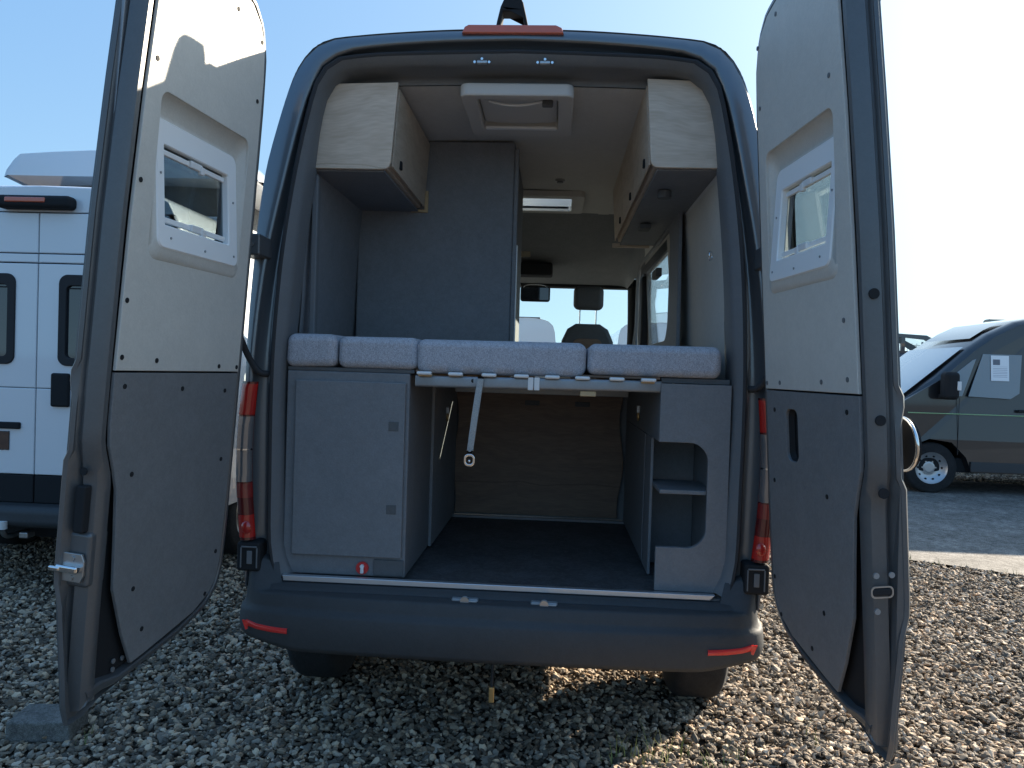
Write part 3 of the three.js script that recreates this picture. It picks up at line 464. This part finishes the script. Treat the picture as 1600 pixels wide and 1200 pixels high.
  vp('wall_post', box(-.815, -.79, 1.55, 2.28, -.26, -.22, .006), M.trimPlastic);
  // furniture panel with rounded window opening on the right (drawn in z,y then turned)
  const ps = new THREE.Shape(); ps.moveTo(-3.0, 1.62); ps.lineTo(-.95, 1.62); ps.lineTo(-1.0, 2.32); ps.lineTo(-3.0, 2.32); ps.closePath(); ps.holes.push(rshape(-2.92, 1.70, -1.28, 2.305, .13, THREE.Path));
  vp('window_pelmet', ext(ps, .014, .002, 12).rotateY(-Math.PI / 2).translate(.79, 0, 0), M.cabinet);
  vp('usb_light', box(.765, .80, 2.10, 2.15, -1.95, -1.75, .005), M.cabinetDark);
  // window in the side wall
  const ws = rshape(-3.79, 1.67, -1.97, 2.39, .06); ws.holes.push(rshape(-3.765, 1.695, -1.995, 2.37, .05, THREE.Path));
  const bend = g => { const q = g.attributes.position; for (let i = 0; i < q.count; i++) { const y = q.getY(i); q.setX(i, q.getX(i) - .075 * Math.max(0, y - 1.85)); } g.computeVertexNormals(); return g; };
  const sw2 = vp('side_window', bend(ext(ws, .02, .003).rotateY(-Math.PI / 2).translate(1.0, 0, 0)), M.aluMatt);
  vp('side_pane', bend(ext(rshape(-3.76, 1.70, -2.0, 2.37, .05), .005).rotateY(-Math.PI / 2).translate(.992, 0, 0)), M.paleGlass, sw2);
}
// ---- cab
{
  const side = s => { const S = new THREE.Shape(); [[-3.80, .45], [-3.80, 2.38], [-4.0, 2.40], [-4.2, 2.30], [-5.05, 1.42], [-5.65, 1.18], [-5.85, .95], [-5.85, .45], [-5.36, .45], [-5.3, .65], [-5.1, .80], [-4.9, .83], [-4.7, .8], [-4.5, .65], [-4.45, .45]].forEach(([z, y], i) => i ? S.lineTo(z, y) : S.moveTo(z, y)); S.closePath();
    S.holes.push(poly([[-3.95, 1.45], [-3.95, 2.14], [-4.05, 2.14], [-4.8, 1.50], [-4.8, 1.45]], THREE.Path)); return ext(S, .06, .005).rotateY(-Math.PI / 2).translate(s > 0 ? .98 : -.92, 0, 0); };
  for (const s of [-1, 1]) { const sd = vp('cab_side', side(s), M.paint); vp('cab_window', ext(poly([[-3.94, 1.44], [-3.94, 2.15], [-4.06, 2.15], [-4.82, 1.50], [-4.82, 1.44]]), .005).rotateY(-Math.PI / 2).translate(s * .95, 0, 0), M.paleGlass, sd);
    const mr = vp('wing_mirror', merge([new RoundedBoxGeometry(.2, .36, .14, 4, .05).translate(s * 1.13, 1.62, -4.75), box(s * 1.0 - .06, s * 1.0 + .06, 1.5, 1.56, -4.78, -4.72, .01)]), M.black);
    vp('mirror_glass', new RoundedBoxGeometry(.16, .3, .006, 2, .002).translate(s * 1.13, 1.62, -4.677), M.chrome, mr);
    vp('cab_pillar', box(s * .94 - .035, s * .94 + .035, .7, 2.36, -3.94, -3.79, .02), M.black); }
  const top = profile(PO, NR, () => 0).filter(p => p.y > 2.36);
  vp('cab_roof', loft([0, .25, .5, .75, 1].map(t => top.map(p => V(p.x * (1 - .02 * t), 2.36 + (p.y - 2.36) * (1 - t * t * .9), -3.79 - .38 * t)))), M.paint);
  const lin = profile(PI_, NR, () => 0).filter(p => p.y > 2.26);
  vp('cab_headliner', loft([[0, -2.70], [.0, -2.72], [.25, -2.9], [.55, -3.3], [.85, -3.8], [1, -4.12]].map(([t, z], i) => lin.map(p => V(p.x, (i ? 0 : .0) + 2.28 + (p.y - 2.28) * (1 - t * .92), z)))), M.felt);
  const wsh = [[-.88, 2.30, -4.2], [.88, 2.30, -4.2], [.95, 1.42, -5.04], [-.95, 1.42, -5.04]].map(a => V(...a));
  vp('windscreen', loft([[0, .25, .5, .75, 1].map(t => V(-.88 + 1.76 * t, 2.32, -4.19 - .12 * Math.sin(t * Math.PI))), [0, .25, .5, .75, 1].map(t => V(-.95 + 1.9 * t, 1.42, -5.04 - .2 * Math.sin(t * Math.PI)))]), M.paleGlass);
  for (const s of [-1, 1]) vp('windscreen_pillar', tube([[s * .87, 2.34, -4.15], [s * .92, 1.9, -4.58], [s * .95, 1.42, -5.03]], .055, 10), M.black);
  vp('screen_header', box(-.86, .86, 2.285, 2.35, -4.28, -4.12, .02), M.black);
  vp('dashboard', loft([[-4.35, 1.0], [-4.4, 1.38], [-4.6, 1.46], [-5.05, 1.40]].map(([z, y]) => [-.93, -.5, 0, .5, .93].map(x => V(x, y, z)))), M.black);
  vp('bonnet', loft([[-5.0, 1.42], [-5.4, 1.30], [-5.75, 1.1], [-5.9, .85], [-5.95, .5]].map(([z, y]) => [-.95, -.6, 0, .6, .95].map((x, i) => V(x, y, z - .12 * (1 - Math.pow(x / .95, 2)))))), M.paint);
  vp('cab_floor', box(-.9, .9, .6, .65, -5.0, -2.96, .01), M.black);
  for (const x of [.447, -.5]) {
    const st = new THREE.Group(); st.name = 'cab_seat'; van.add(st);
    const bs = new THREE.Shape(); [[-.22, 1.1], [-.225, 1.6], [-.215, 1.78], [-.17, 1.88], [-.1, 1.925], [.1, 1.925], [.17, 1.88], [.215, 1.78], [.225, 1.6], [.22, 1.1]].forEach(([a, b], i) => i ? bs.lineTo(a, b) : bs.moveTo(a, b));
    vp('backrest', ext(bs, .08, .03).translate(x, 0, -3.70), M.cabinetDark, st); vp('back_panel', ext(rshape(-.12, 1.15, .12, 1.80, .05), .01, .004).translate(x, 0, -3.59), M.brownWood, st);
    vp('seat_cushion', new RoundedBoxGeometry(.5, .16, .5, 4, .06).translate(x, 1.05, -3.95), M.cabinetDark, st); vp('seat_base', box(x - .2, x + .2, .65, 1.0, -4.1, -3.75, .02), M.black, st);
    const hr = vp('headrest', new RoundedBoxGeometry(.25, .20, .10, 6, .048).translate(x, 2.14, -3.62), M.cabinetDark, st);
    for (const s of [-1, 1]) vp('headrest_post', cyl(.007, .16, 10).translate(x + s * .068, 1.98, -3.63), M.chrome, st);
  }
  const mi = vp('rear_view_mirror', new RoundedBoxGeometry(.25, .13, .05, 6, .024).translate(-.0, 2.165, -3.63), M.black);
  vp('mirror_face', new RoundedBoxGeometry(.225, .105, .004, 2, .0015).translate(0, 2.165, -3.603), M.darkGlass, mi);
  vp('mirror_frame', tube([[-.10, 2.215, -3.60], [-.08, 2.232, -3.60], [.08, 2.232, -3.60], [.10, 2.215, -3.60]], .006), M.chrome, mi);
  vp('overhead_console', box(-.16, .14, 2.30, 2.40, -3.62, -3.4, .02), M.black); vp('console_lamp', box(-.14, -.04, 2.43, 2.48, -3.35, -3.3, .006), M.awning);
}
// ---- loose cushions on the bed
function cushion(x0, x1, y0, y1, z0, z1, sd, label) {
  const w = x1 - x0, h = y1 - y0, d = z1 - z0; const g = mergeVertices(new RoundedBoxGeometry(w, h, d, 7, .032).deleteAttribute('uv').deleteAttribute('normal')); 
  const p = g.attributes.position; for (let i = 0; i < p.count; i++) { const x = p.getX(i), y = p.getY(i), z = p.getZ(i), k = .006 * noise.noise(x * 7 + sd, y * 7, z * 5) + .003 * noise.noise(x * 22 + sd, y * 22, z * 12), b = 1 - Math.pow(Math.abs(x / (w / 2)), 4); p.setXYZ(i, x + k, y + (y > 0 ? .004 * b : -.001) + k, z + k * 1.2); }
  g.computeVertexNormals(); g.translate((x0 + x1) / 2, (y0 + y1) / 2, (z0 + z1) / 2);
  const o = single('bed_cushion', g, M.cushion, label, 'cushion', 'cushions on the bed'); return o; }
cushion(-.848, -.652, 1.506, 1.628, -.93, -.055, 1, 'narrow grey bed cushion at the corner beside the second cushion, above the tall cabinet');
cushion(-.648, -.334, 1.504, 1.624, -.95, -.062, 2, 'medium grey bed cushion between the narrow corner cushion and the long middle one');
cushion(-.338, .302, 1.496, 1.622, -.95, -.045, 3, 'longest grey bed cushion, above the hanging strap and slat ends');
cushion(.307, .808, 1.506, 1.620, -.95, -.05, 4, 'wide grey bed cushion above the cabinet with the open niche');

// ---------------------------------------------------------------- white camper to the left
{
  const o = thing('white_campervan', 'white camper van with raised pop-up roof, parked beside the dark grey van', 'camper van', [-3.2, 0, -2.0]);
  const p = (n, g, m, par = o) => mesh(n, g, m, par);
  // body: cross-section extruded forward (local -z)
  const half = [[1.0, .45], [1.02, .9], [1.025, 1.3], [1.0, 1.8], [.96, 2.2], [.92, 2.42], [.84, 2.55], [.7, 2.60], [.3, 2.625], [0, 2.63]];
  const prof = (k = 1, z = 0, dy = 0) => profile(half.map(([x, y]) => [x * k, y + dy]), 30, () => z);
  p('body', loft([prof(.985, -.02, -.01), prof(.997, -.035), prof(1, -.07), prof(1, -4.4), prof(.97, -4.7, -.03)]), M.vanWhite);
  const front = [[-4.7, 2.6], [-5.3, 1.55], [-5.9, 1.2], [-6.0, .45]]; p('cab_front', loft(front.map(([z, y]) => [-1, -.5, 0, .5, 1].map(x => V(x, y, z - .1 * (1 - x * x))))), M.vanWhite);
  p('back_frame', ext(poly(prof(.98, 0, -.01).map(q => [q.x, q.y])), .02).translate(0, 0, -.06), M.black);
  // rear door leaves as separate panels with real gaps
  const edge = y => { for (let i = 1; i < half.length; i++) if (y <= half[i][1]) { const [x0, y0] = half[i - 1], [x1, y1] = half[i]; return x0 + (x1 - x0) * (y - y0) / (y1 - y0); } return .3; };
  for (const s of [-1, 1]) {
    const door = new THREE.Group(); door.name = 'rear_door'; o.add(door);
    const pan = (y0, y1, hole) => { const l = []; l.push([s * .004, y0]); for (let k = 0; k <= 8; k++) { const y = y0 + (y1 - y0) * k / 8; l.push([s * (edge(y) * .985 - .03), y]); } l.push([s * .004, y1]); const sh = poly(l); if (hole) sh.holes.push(hole); return ext(sh, .03, .006).translate(0, 0, -.035); };
    p('door_panel', pan(.735, 1.30), M.vanWhite, door);
    const wx = s * .5, hole = rshape(wx - .345, 1.46, wx + .345, 2.04, .06, THREE.Path); p('door_panel', pan(1.303, 2.115, hole), M.vanWhite, door);
    p('door_panel', pan(2.122, 2.178), M.vanWhite, door); p('door_panel', pan(2.184, 2.445), M.vanWhite, door);
    p('black_band', pan(.548, .73), M.black, door);
    const fr = rshape(wx - .352, 1.453, wx + .352, 2.047, .06); fr.holes.push(rshape(wx - .30, 1.505, wx + .30, 1.975, .03, THREE.Path)); p('window_frame', ext(fr, .02, .005).translate(0, 0, -.012), M.rubber, door);
    p('window_glass', ext(rshape(wx - .305, 1.50, wx + .305, 1.98, .03), .006).translate(0, 0, -.012), M.darkGlass, door);
    p('window_bar', box(wx - .30, wx + .30, 1.955, 1.962, .0, .004, .001), M.black, door);
    p('tail_light', box(s * .965 - .03, s * .965 + .03, .85, 1.75, -.1, .0, .02), M.redLens);
  }
  p('roof_header', ext(poly([[-.90, 2.452], [.90, 2.452], [.86, 2.53], [.78, 2.575], [.6, 2.60], [0, 2.622], [-.6, 2.60], [-.78, 2.575], [-.86, 2.53]]), .03, .006).translate(0, 0, -.04), M.vanWhite);
  p('door_handle', new RoundedBoxGeometry(.125, .22, .03, 5, .05).translate(.175, 1.295, .012).scale(1, 1, 1), M.black);
  p('plate_light_bar', box(-.6, -.095, 1.03, 1.075, -.01, .02, .01), M.black);
  p('number_plate', box(-.62, -.17, .89, 1.015, -.01, .008, .004), M.darkGlass);
  const bl = p('high_brake_light', new RoundedBoxGeometry(.50, .085, .10, 4, .03).translate(.0, 2.505, .03), M.black); p('brake_lens', new RoundedBoxGeometry(.27, .032, .02, 3, .008).translate(-.045, 2.513, .078), M.orangeLens, bl);
  p('rear_bumper', new RoundedBoxGeometry(2.0, .14, .2, 5, .05).translate(0, .475, .03), M.bumperPlastic);
  const hb = p('tow_hitch', merge([tube([[-.11, .36, -.3], [-.11, .34, -.05], [-.11, .35, .1], [-.11, .40, .14]], .016), new THREE.SphereGeometry(.027, 18, 12).translate(-.11, .42, .14), box(-.04, .02, .33, .37, 0, .08, .008)]), M.steel);
  p('hitch_cap', cyl(.033, .05, 20).translate(-.11, .425, .14), M.whitePlastic, hb);
  // pop-up roof: shell, canvas, strut (rear end 1.2 m ahead of the back doors)
  const sec = z => [[-1.01, -.03], [-.99, .03], [-.93, .11], [-.88, .155], [-.6, .175], [-.3, .19], [0, .195], [.3, .19], [.6, .18], [.88, .165], [.98, .11], [1.05, .02], [1.07, -.03]].map(([x, y]) => V(x, y + 2.955 + (z + 1.0) * .09, z));
  const und = z => sec(z).map(q => V(q.x * .96, 2.93 + (z + 1.0) * .09, z));
  p('roof_shell', merge([loft([und(-1.0), sec(-1.0).map(q => V(q.x * .985, q.y - .012, q.z)), sec(-1.05), sec(-2.4), sec(-3.6), und(-3.6)]), loft([und(-1.0), und(-3.6)])]), M.vanWhite);
  const can = y => { const t = (y - 2.58) / .37, k = .68 + .06 * Math.pow(Math.abs(t - .35), 1.5) - .0; return [[-.80, -3.4], [-k, -1.25], [-.3, -1.2], [.3, -1.2], [k, -1.25], [.80, -3.4]].map(([x, z]) => V(x, z < -3 && t > .5 ? y - .1 : y, z)); };
  p('roof_canvas', loft([2.58, 2.66, 2.74, 2.82, 2.9, 2.95].map(can)), M.canvasGrey); p('roof_strut', tube([[-.2, 2.93, -1.17], [-.02, 2.76, -1.17], [.12, 2.64, -1.17]], .012), M.black);
  p('roof_ledge', box(-.8, .8, 2.60, 2.64, -3.8, -1.0, .02), M.vanWhite);
  for (const [s, z] of [[-1, -1.1], [1, -1.1], [-1, -5.0], [1, -5.0]]) { const w = new THREE.Group(); w.name = 'wheel'; w.position.set(s * .88, .34, z); w.rotation.y = s > 0 ? Math.PI / 2 : -Math.PI / 2; wheel(.34, .22).forEach(m => w.add(m)); o.add(w); }
  p('underbody', box(-.9, .9, .30, .5, -5.8, -.1, .02), M.black);
}
// ---------------------------------------------------------------- black van across the lane (faces left)
{
  const o = thing('black_van', 'black high-roof van with thin green stripe, parked side-on across the lane', 'van', [5.42, 0, -8.05]);
  const p = (n, g, m, par = o) => mesh(n, g, m, par); // local: x along the van (front at -x), z=0 near side, -z away
  const pr = [[-.86, .32], [-.92, .5], [-.93, .8], [-.88, 1.02], [-.70, 1.16], [-.45, 1.27], [.02, 1.64], [.46, 2.03], [.75, 2.24], [1.1, 2.42], [1.6, 2.53], [2.4, 2.58], [4.9, 2.6], [5.0, 2.5], [5.05, .4], [3.9, .32], [3.82, .55], [3.55, .74], [3.25, .74], [2.98, .55], [2.9, .32], [.5, .32], [.42, .52], [.22, .72], [-.08, .76], [-.32, .66], [-.46, .42], [-.5, .32]];
  // body as slices across the width, tapered toward the edges
  const bodySlices = [[0.0, .955, .02], [-.04, .985, .008], [-.12, 1, 0], [-1.9, 1, 0], [-1.98, .985, .008], [-2.02, .955, .02]];
  const ring = ([z, k, d]) => pr.map(([x, y]) => V(2.05 + (x - 2.05) * (y > 1.3 ? k : 1 - (1 - k) * .3), y > 1.3 ? y * (1 - (1 - k) * .5) : y, z - (y > 1.25 ? (y - 1.25) * .09 * (z > -1 ? 1 : -1) : 0)));
  const side = ext(poly(pr.map(([x, y]) => [2.05 + (x - 2.05) * (y > 1.3 ? .955 : .987), y > 1.3 ? y * .977 : y])), .01);
  { const q = side.attributes.position; for (let i = 0; i < q.count; i++) { const y = q.getY(i); q.setZ(i, q.getZ(i) - .012 - (y > 1.25 ? (y - 1.25) * .09 : 0)); } side.computeVertexNormals(); }
  p('body', merge([loft(bodySlices.map(ring), true, true), side]), M.blackPaint);
  const sz = y => .004 - (y > 1.25 ? (y - 1.25) * .09 : 0);
  const flat = (pts, d, holes = []) => { const sh = poly(pts); holes.forEach(h => sh.holes.push(poly(h, THREE.Path))); const g = ext(sh, d, .003); const q = g.attributes.position; for (let i = 0; i < q.count; i++) q.setZ(i, q.getZ(i) + sz(q.getY(i))); g.computeVertexNormals(); return g; };
  M.sideGlass = mat('sideGlass', C(.20, .23, .25), { roughness: .05, clearcoat: 1, clearcoatRoughness: .02 });
  p('quarter_window', flat([[.18, 1.36], [.36, 1.36], [.55, 1.88], [.50, 1.86], [.14, 1.56]], .004), M.sideGlass);
  p('door_window', flat([[.44, 1.36], [1.0, 1.34], [1.12, 1.42], [1.16, 1.95], [.64, 1.95]], .004), M.sideGlass);
  p('door_window', flat([[1.5, 1.4], [2.9, 1.4], [2.9, 2.0], [1.5, 2.0]], .004), M.darkGlass);
  // windscreen
  const wr = t => { const a = V(-.43, 1.30, 0).lerp(V(.455, 2.035, 0), t); return [-.12, -.4, -1, -1.6, -1.9].map((z, i) => V(a.x - .012 - .05 * Math.sin(i / 4 * Math.PI) * (1 - t * .5), a.y + .012, z - (a.y - 1.25) * .09 * (z > -1 ? 1 : -1))); };
  p('windscreen', loft([0, .33, .66, 1].map(wr)), mat('screenGlass', C(.30, .36, .38), { roughness: .04, clearcoat: 1, clearcoatRoughness: .02 }));
  p('wiper', tube([[-.47, 1.315, -.4], [-.40, 1.36, -.9], [-.38, 1.37, -1.3]], .012), M.black);
  p('cab_roof_panel', loft([[.62, 2.165], [.8, 2.29], [1.05, 2.415]].map(([x, y]) => [-.35, -.7, -1.3, -1.65].map(z => V(x - .012, y + .012, z)))), M.darkGlass);
  p('green_stripe', flat([[-.36, 1.108], [1.2, 1.108], [1.2, 1.121], [-.36, 1.121]], .003), M.greenStripe);
  const mr = p('wing_mirror', merge([new RoundedBoxGeometry(.20, .38, .2, 5, .06).translate(.13, 1.50, .12), box(.05, .2, 1.32, 1.38, -.04, .1, .01)]), M.black); p('turn_signal', box(.18, .232, 1.44, 1.56, .19, .228, .006), M.whitePlastic, mr);
  p('door_gap', flat([[.32, .55], [.328, .55], [.328, 1.34], [.32, 1.34]], .002), M.rubber); p('door_gap', flat([[1.28, .45], [1.288, .45], [1.288, 2.1], [1.28, 2.1]], .002), M.rubber);
  p('sill_trim', flat([[.5, .33], [2.9, .33], [2.9, .46], [.5, .46]], .02), M.bumperPlastic); p('door_handle', box(1.1, 1.24, 1.16, 1.2, .0, .03, .008), M.black);
  p('front_bumper', box(-.97, -.62, .33, .62, -2.0, -.02, .06), M.bumperPlastic); p('headlight', new RoundedBoxGeometry(.25, .32, .2, 4, .05).translate(-.76, .95, -.14), M.clearLens);
  for (const [x, z] of [[0, -.14], [3.4, -.14], [0, -1.88], [3.4, -1.88]]) { const w = new THREE.Group(); w.name = 'wheel'; w.position.set(x, .355, z); w.rotation.y = z > -1 ? 0 : Math.PI; wheel(.355, .23).forEach(m => w.add(m));
    mesh('hub_cap', cyl(.06, .02, 24).rotateX(Math.PI / 2).translate(0, 0, .04), M.rim, w); for (let k = 0; k < 6; k++) mesh('wheel_nut', cyl(.012, .02, 8).rotateX(Math.PI / 2).translate(.09 * Math.cos(k * 1.047), .09 * Math.sin(k * 1.047), .035), M.steel, w); for (let k = 0; k < 10; k++) mesh('rim_hole', cyl(.016, .01, 12).rotateX(Math.PI / 2).translate(.165 * Math.cos(k * .628), .165 * Math.sin(k * .628), .062), M.black, w); o.add(w); }
  p('roof_rail', box(1.5, 4.6, 2.62, 2.66, -.35, -.30, .01), M.vanWhite); p('underbody', box(-.6, 4.9, .3, .5, -1.95, -.1, .02), M.black);
  const ptex = tex(64, 96, (u, v) => (v > .62 && v < .84 && u > .1 && u < .5) ? [.45, .48, .52] : (v > .1 && v < .56 && u > .1 && u < .9 && Math.floor(v * 44) % 3 === 0) ? [.7, .72, .75] : [.93, .95, .96]);
  const pm = new THREE.MeshStandardMaterial({ map: ptex, roughness: .8 }); pm.name = 'paper'; const pg = new THREE.BoxGeometry(.24, .35, .002);
  const sheet = new THREE.Mesh(pg, pm); sheet.name = numbered('paper_sheet'); sheet.position.set(5.42 + .86, 1.76, -8.05 + .02 - .51 * .09); sheet.rotation.x = -.09; sheet.userData = { label: 'white printed paper sheet in the side window of the black van', category: 'paper' }; sheet.castShadow = sheet.receiveShadow = true; scene.add(sheet);
}
// a roof awning end and a second dark roof seen behind the black van
{ const o = thing('awning_van', 'grey van with a rolled tan awning, roof showing behind the black van', 'van', [8.8, 0, -11.8]);
  mesh('body', new RoundedBoxGeometry(5.2, 2.1, 2.0, 4, .2).translate(3.0, 1.5, -1), M.carGrey, o); mesh('awning', new RoundedBoxGeometry(3.6, .15, .22, 4, .06).translate(1.0, 2.66, .1), M.awning, o); for (const x of [1.2, 4.6]) { const w = new THREE.Group(); w.name = 'wheel'; w.position.set(x, .34, -.1); wheel(.34, .22).forEach(m => w.add(m)); o.add(w); } }
function car(name, label, pos, rot, m) { const o = thing(name, label, 'car', pos, rot); const p = (n, g, mm, par = o) => mesh(n, g, mm, par);
  const low = [[-2.2, .35], [-2.25, .7], [-2.0, .95], [-1.0, 1.02], [1.6, 1.02], [2.1, .92], [2.2, .55], [2.15, .3], [1.75, .3], [1.62, .58], [1.1, .58], [.98, .3], [-1.0, .3], [-1.12, .58], [-1.64, .58], [-1.76, .3]];
  p('body', ext(poly(low), 1.66, .06).translate(0, 0, -.83), m);
  const cab = (k) => { const s = poly([[-1.25, 1.0], [-.45, 1.46], [.0, 1.52], [.9, 1.48], [1.75, 1.05], [1.75, 1.0]]); if (k) s.holes.push(poly([[-.75, 1.08], [-.25, 1.40], [.3, 1.42], [.3, 1.08]], THREE.Path), poly([[.38, 1.08], [.38, 1.42], [.85, 1.38], [1.3, 1.10], [1.3, 1.08]], THREE.Path)); return s; };
  for (const s of [-1, 1]) p('cabin_side', ext(cab(1), .04, .008).translate(0, 0, s * .72 - .02), m); p('roof', loft([[-.5, 1.45], [-.2, 1.5], [.3, 1.51], [.95, 1.465]].map(([x, y]) => [-.72, -.4, 0, .4, .72].map(z => V(x, y + .03 * (1 - (z / .72) ** 2), z)))), m);
  p('windscreen', loft([[-1.25, 1.01], [-.48, 1.46]].map(([x, y]) => [-.7, 0, .7].map(z => V(x, y, z)))), M.paleGlass); p('rear_window', loft([[1.75, 1.03], [.92, 1.47]].map(([x, y]) => [-.7, 0, .7].map(z => V(x, y, z)))), M.paleGlass);
  for (const [x, z] of [[-1.38, .78], [1.36, .78], [-1.38, -.78], [1.36, -.78]]) { const w = new THREE.Group(); w.name = 'wheel'; w.position.set(x, .31, z); w.rotation.y = z > 0 ? 0 : Math.PI; wheel(.31, .2).forEach(q => w.add(q)); o.add(w); } return o; }
car('dark_car', 'dark hatchback parked on the raised bank behind the black van', [8.3, 1.22, -17.2], 0, M.carGrey);
car('silver_car', 'grey saloon parked below the bank, half hidden by the black van', [6.6, .25, -13.6], .2, mat('carSilver', C(.25, .26, .28), { metalness: .5, roughness: .3, clearcoat: 1 }));
// wire fence on the bank
{ const f = thing('wire_fence', 'wire mesh fence with thin posts along the top of the bank', 'fence', [9, 1.2, -19.5]); for (let k = 0; k < 14; k++) mesh('post', cyl(.03, 1.5, 8).translate(-4.5 + k * 1.2, .75, 0), M.steel, f); const w = []; for (let k = 0; k < 120; k++) w.push(new THREE.BoxGeometry(.012, 1.4, .012).translate(-4.5 + k * .13, .75, 0)); for (let k = 0; k < 5; k++) w.push(new THREE.BoxGeometry(15.6, .014, .014).translate(3.3, .2 + k * .3, 0)); mesh('mesh_panel', merge(w), M.steel, f); }
// white vehicles ahead, seen through the windscreen
function farVan(label, x, z, w, h) { const o = thing('far_motorhome', label, 'motorhome', [x, 0, z], 0); const half = [[w / 2, .4], [w / 2, 1.2], [w / 2 - .03, h - .4], [w / 2 - .1, h - .12], [w / 2 - .3, h - .02], [0, h]];
  mesh('body', merge([loft([profile(half, 24, () => 0), profile(half, 24, () => -5)]), ext(poly(profile(half, 24, () => 0).map(q => [q.x, q.y])), .02).translate(0, 0, -.03)]), M.vanWhite, o);
  mesh('rear_window', new RoundedBoxGeometry(w * .6, .5, .03, 3, .01).translate(0, h - 1.05, .0), M.darkGlass, o); mesh('trim_line', box(-w * .4, w * .25, h - .56, h - .545, -.01, .012, .003), M.rubber, o); mesh('roof_spoiler', box(-w * .1, w * .34, h - .03, h + .02, -.3, -.02, .01), M.trimPlastic, o); mesh('bumper', new RoundedBoxGeometry(w, .3, .2, 3, .05).translate(0, .55, 0), M.bumperPlastic, o); for (const s of [-1, 1]) { const q = new THREE.Group(); q.name = 'wheel'; q.position.set(s * (w / 2 - .15), .34, -1.2); q.rotation.y = s * Math.PI / 2; wheel(.34, .22).forEach(m => q.add(m)); o.add(q); } }
farVan('white motorhome with a dark rear window straight ahead beyond the windscreen', -.85, -12, 2.1, 2.55);
farVan('white motorhome beside the other one, hidden mostly by the cab seat', 2.6, -14, 2.2, 2.65);

// ---------------------------------------------------------------- small ground things
{ const g = new RoundedBoxGeometry(.24, .085, .17, 3, .01); const p = g.attributes.position; for (let i = 0; i < p.count; i++) { const k = .004 * noise.noise(p.getX(i) * 30, p.getY(i) * 30, p.getZ(i) * 30); p.setXYZ(i, p.getX(i) + k, p.getY(i) + k, p.getZ(i) + k); } g.computeVertexNormals();
  const o = single('concrete_block', g, M.concrete, 'small weathered concrete block lying on the gravel under the open door', 'block'); o.position.set(-1.79, .045, -.10); o.rotation.y = .15; }
{ // grass and weeds
  const blades = [], blade = (x, z, h, bend, dir, w) => { const P = [], I = []; for (let k = 0; k <= 4; k++) { const t = k / 4, ox = Math.cos(dir) * bend * t * t * h, oz = Math.sin(dir) * bend * t * t * h, ww = w * (1 - t * .9); P.push(x + ox - Math.sin(dir) * ww, h * t, z + oz + Math.cos(dir) * ww, x + ox + Math.sin(dir) * ww, h * t, z + oz - Math.cos(dir) * ww); if (k < 4) I.push(k * 2, k * 2 + 1, k * 2 + 2, k * 2 + 1, k * 2 + 3, k * 2 + 2); } const g = new THREE.BufferGeometry(); g.setAttribute('position', new THREE.Float32BufferAttribute(P, 3)); g.setIndex(I); g.computeVertexNormals(); return g; };
  const tuft = (cx, cz, n, h, r) => { for (let i = 0; i < n; i++) blades.push(blade(cx + rr(-r, r), cz + rr(-r, r), h * rr(.5, 1.1), rr(.1, .6), rr(0, 6.28), rr(.0018, .0035))); };
  [[.50, -.18, 12, .12, .05], [.62, -.12, 14, .13, .06], [.72, -.2, 8, .12, .05], [.85, -.1, 10, .1, .06], [.95, -.25, 8, .09, .05], [.42, -.1, 6, .08, .04], [-1.62, -.05, 5, .1, .04], [-1.3, -1.2, 5, .05, .04], [-2.1, -.9, 6, .06, .06], [1.3, -.4, 7, .09, .05]].forEach(a => tuft(...a));
  for (let k = 0; k < 26; k++) { const x = rr(1.5, 6); tuft(x, -5.55 + x * .52 + rr(-.02, .1), 5, .06, .05); }
  const gm = mat('grass', C(.16, .19, .06), { roughness: .8 }); const o = mesh('grass_blades', merge(blades), gm, scene); o.userData = { kind: 'stuff', label: 'thin green and straw grass blades growing through the gravel', category: 'grass' };
}
renderer.render(scene, camera);
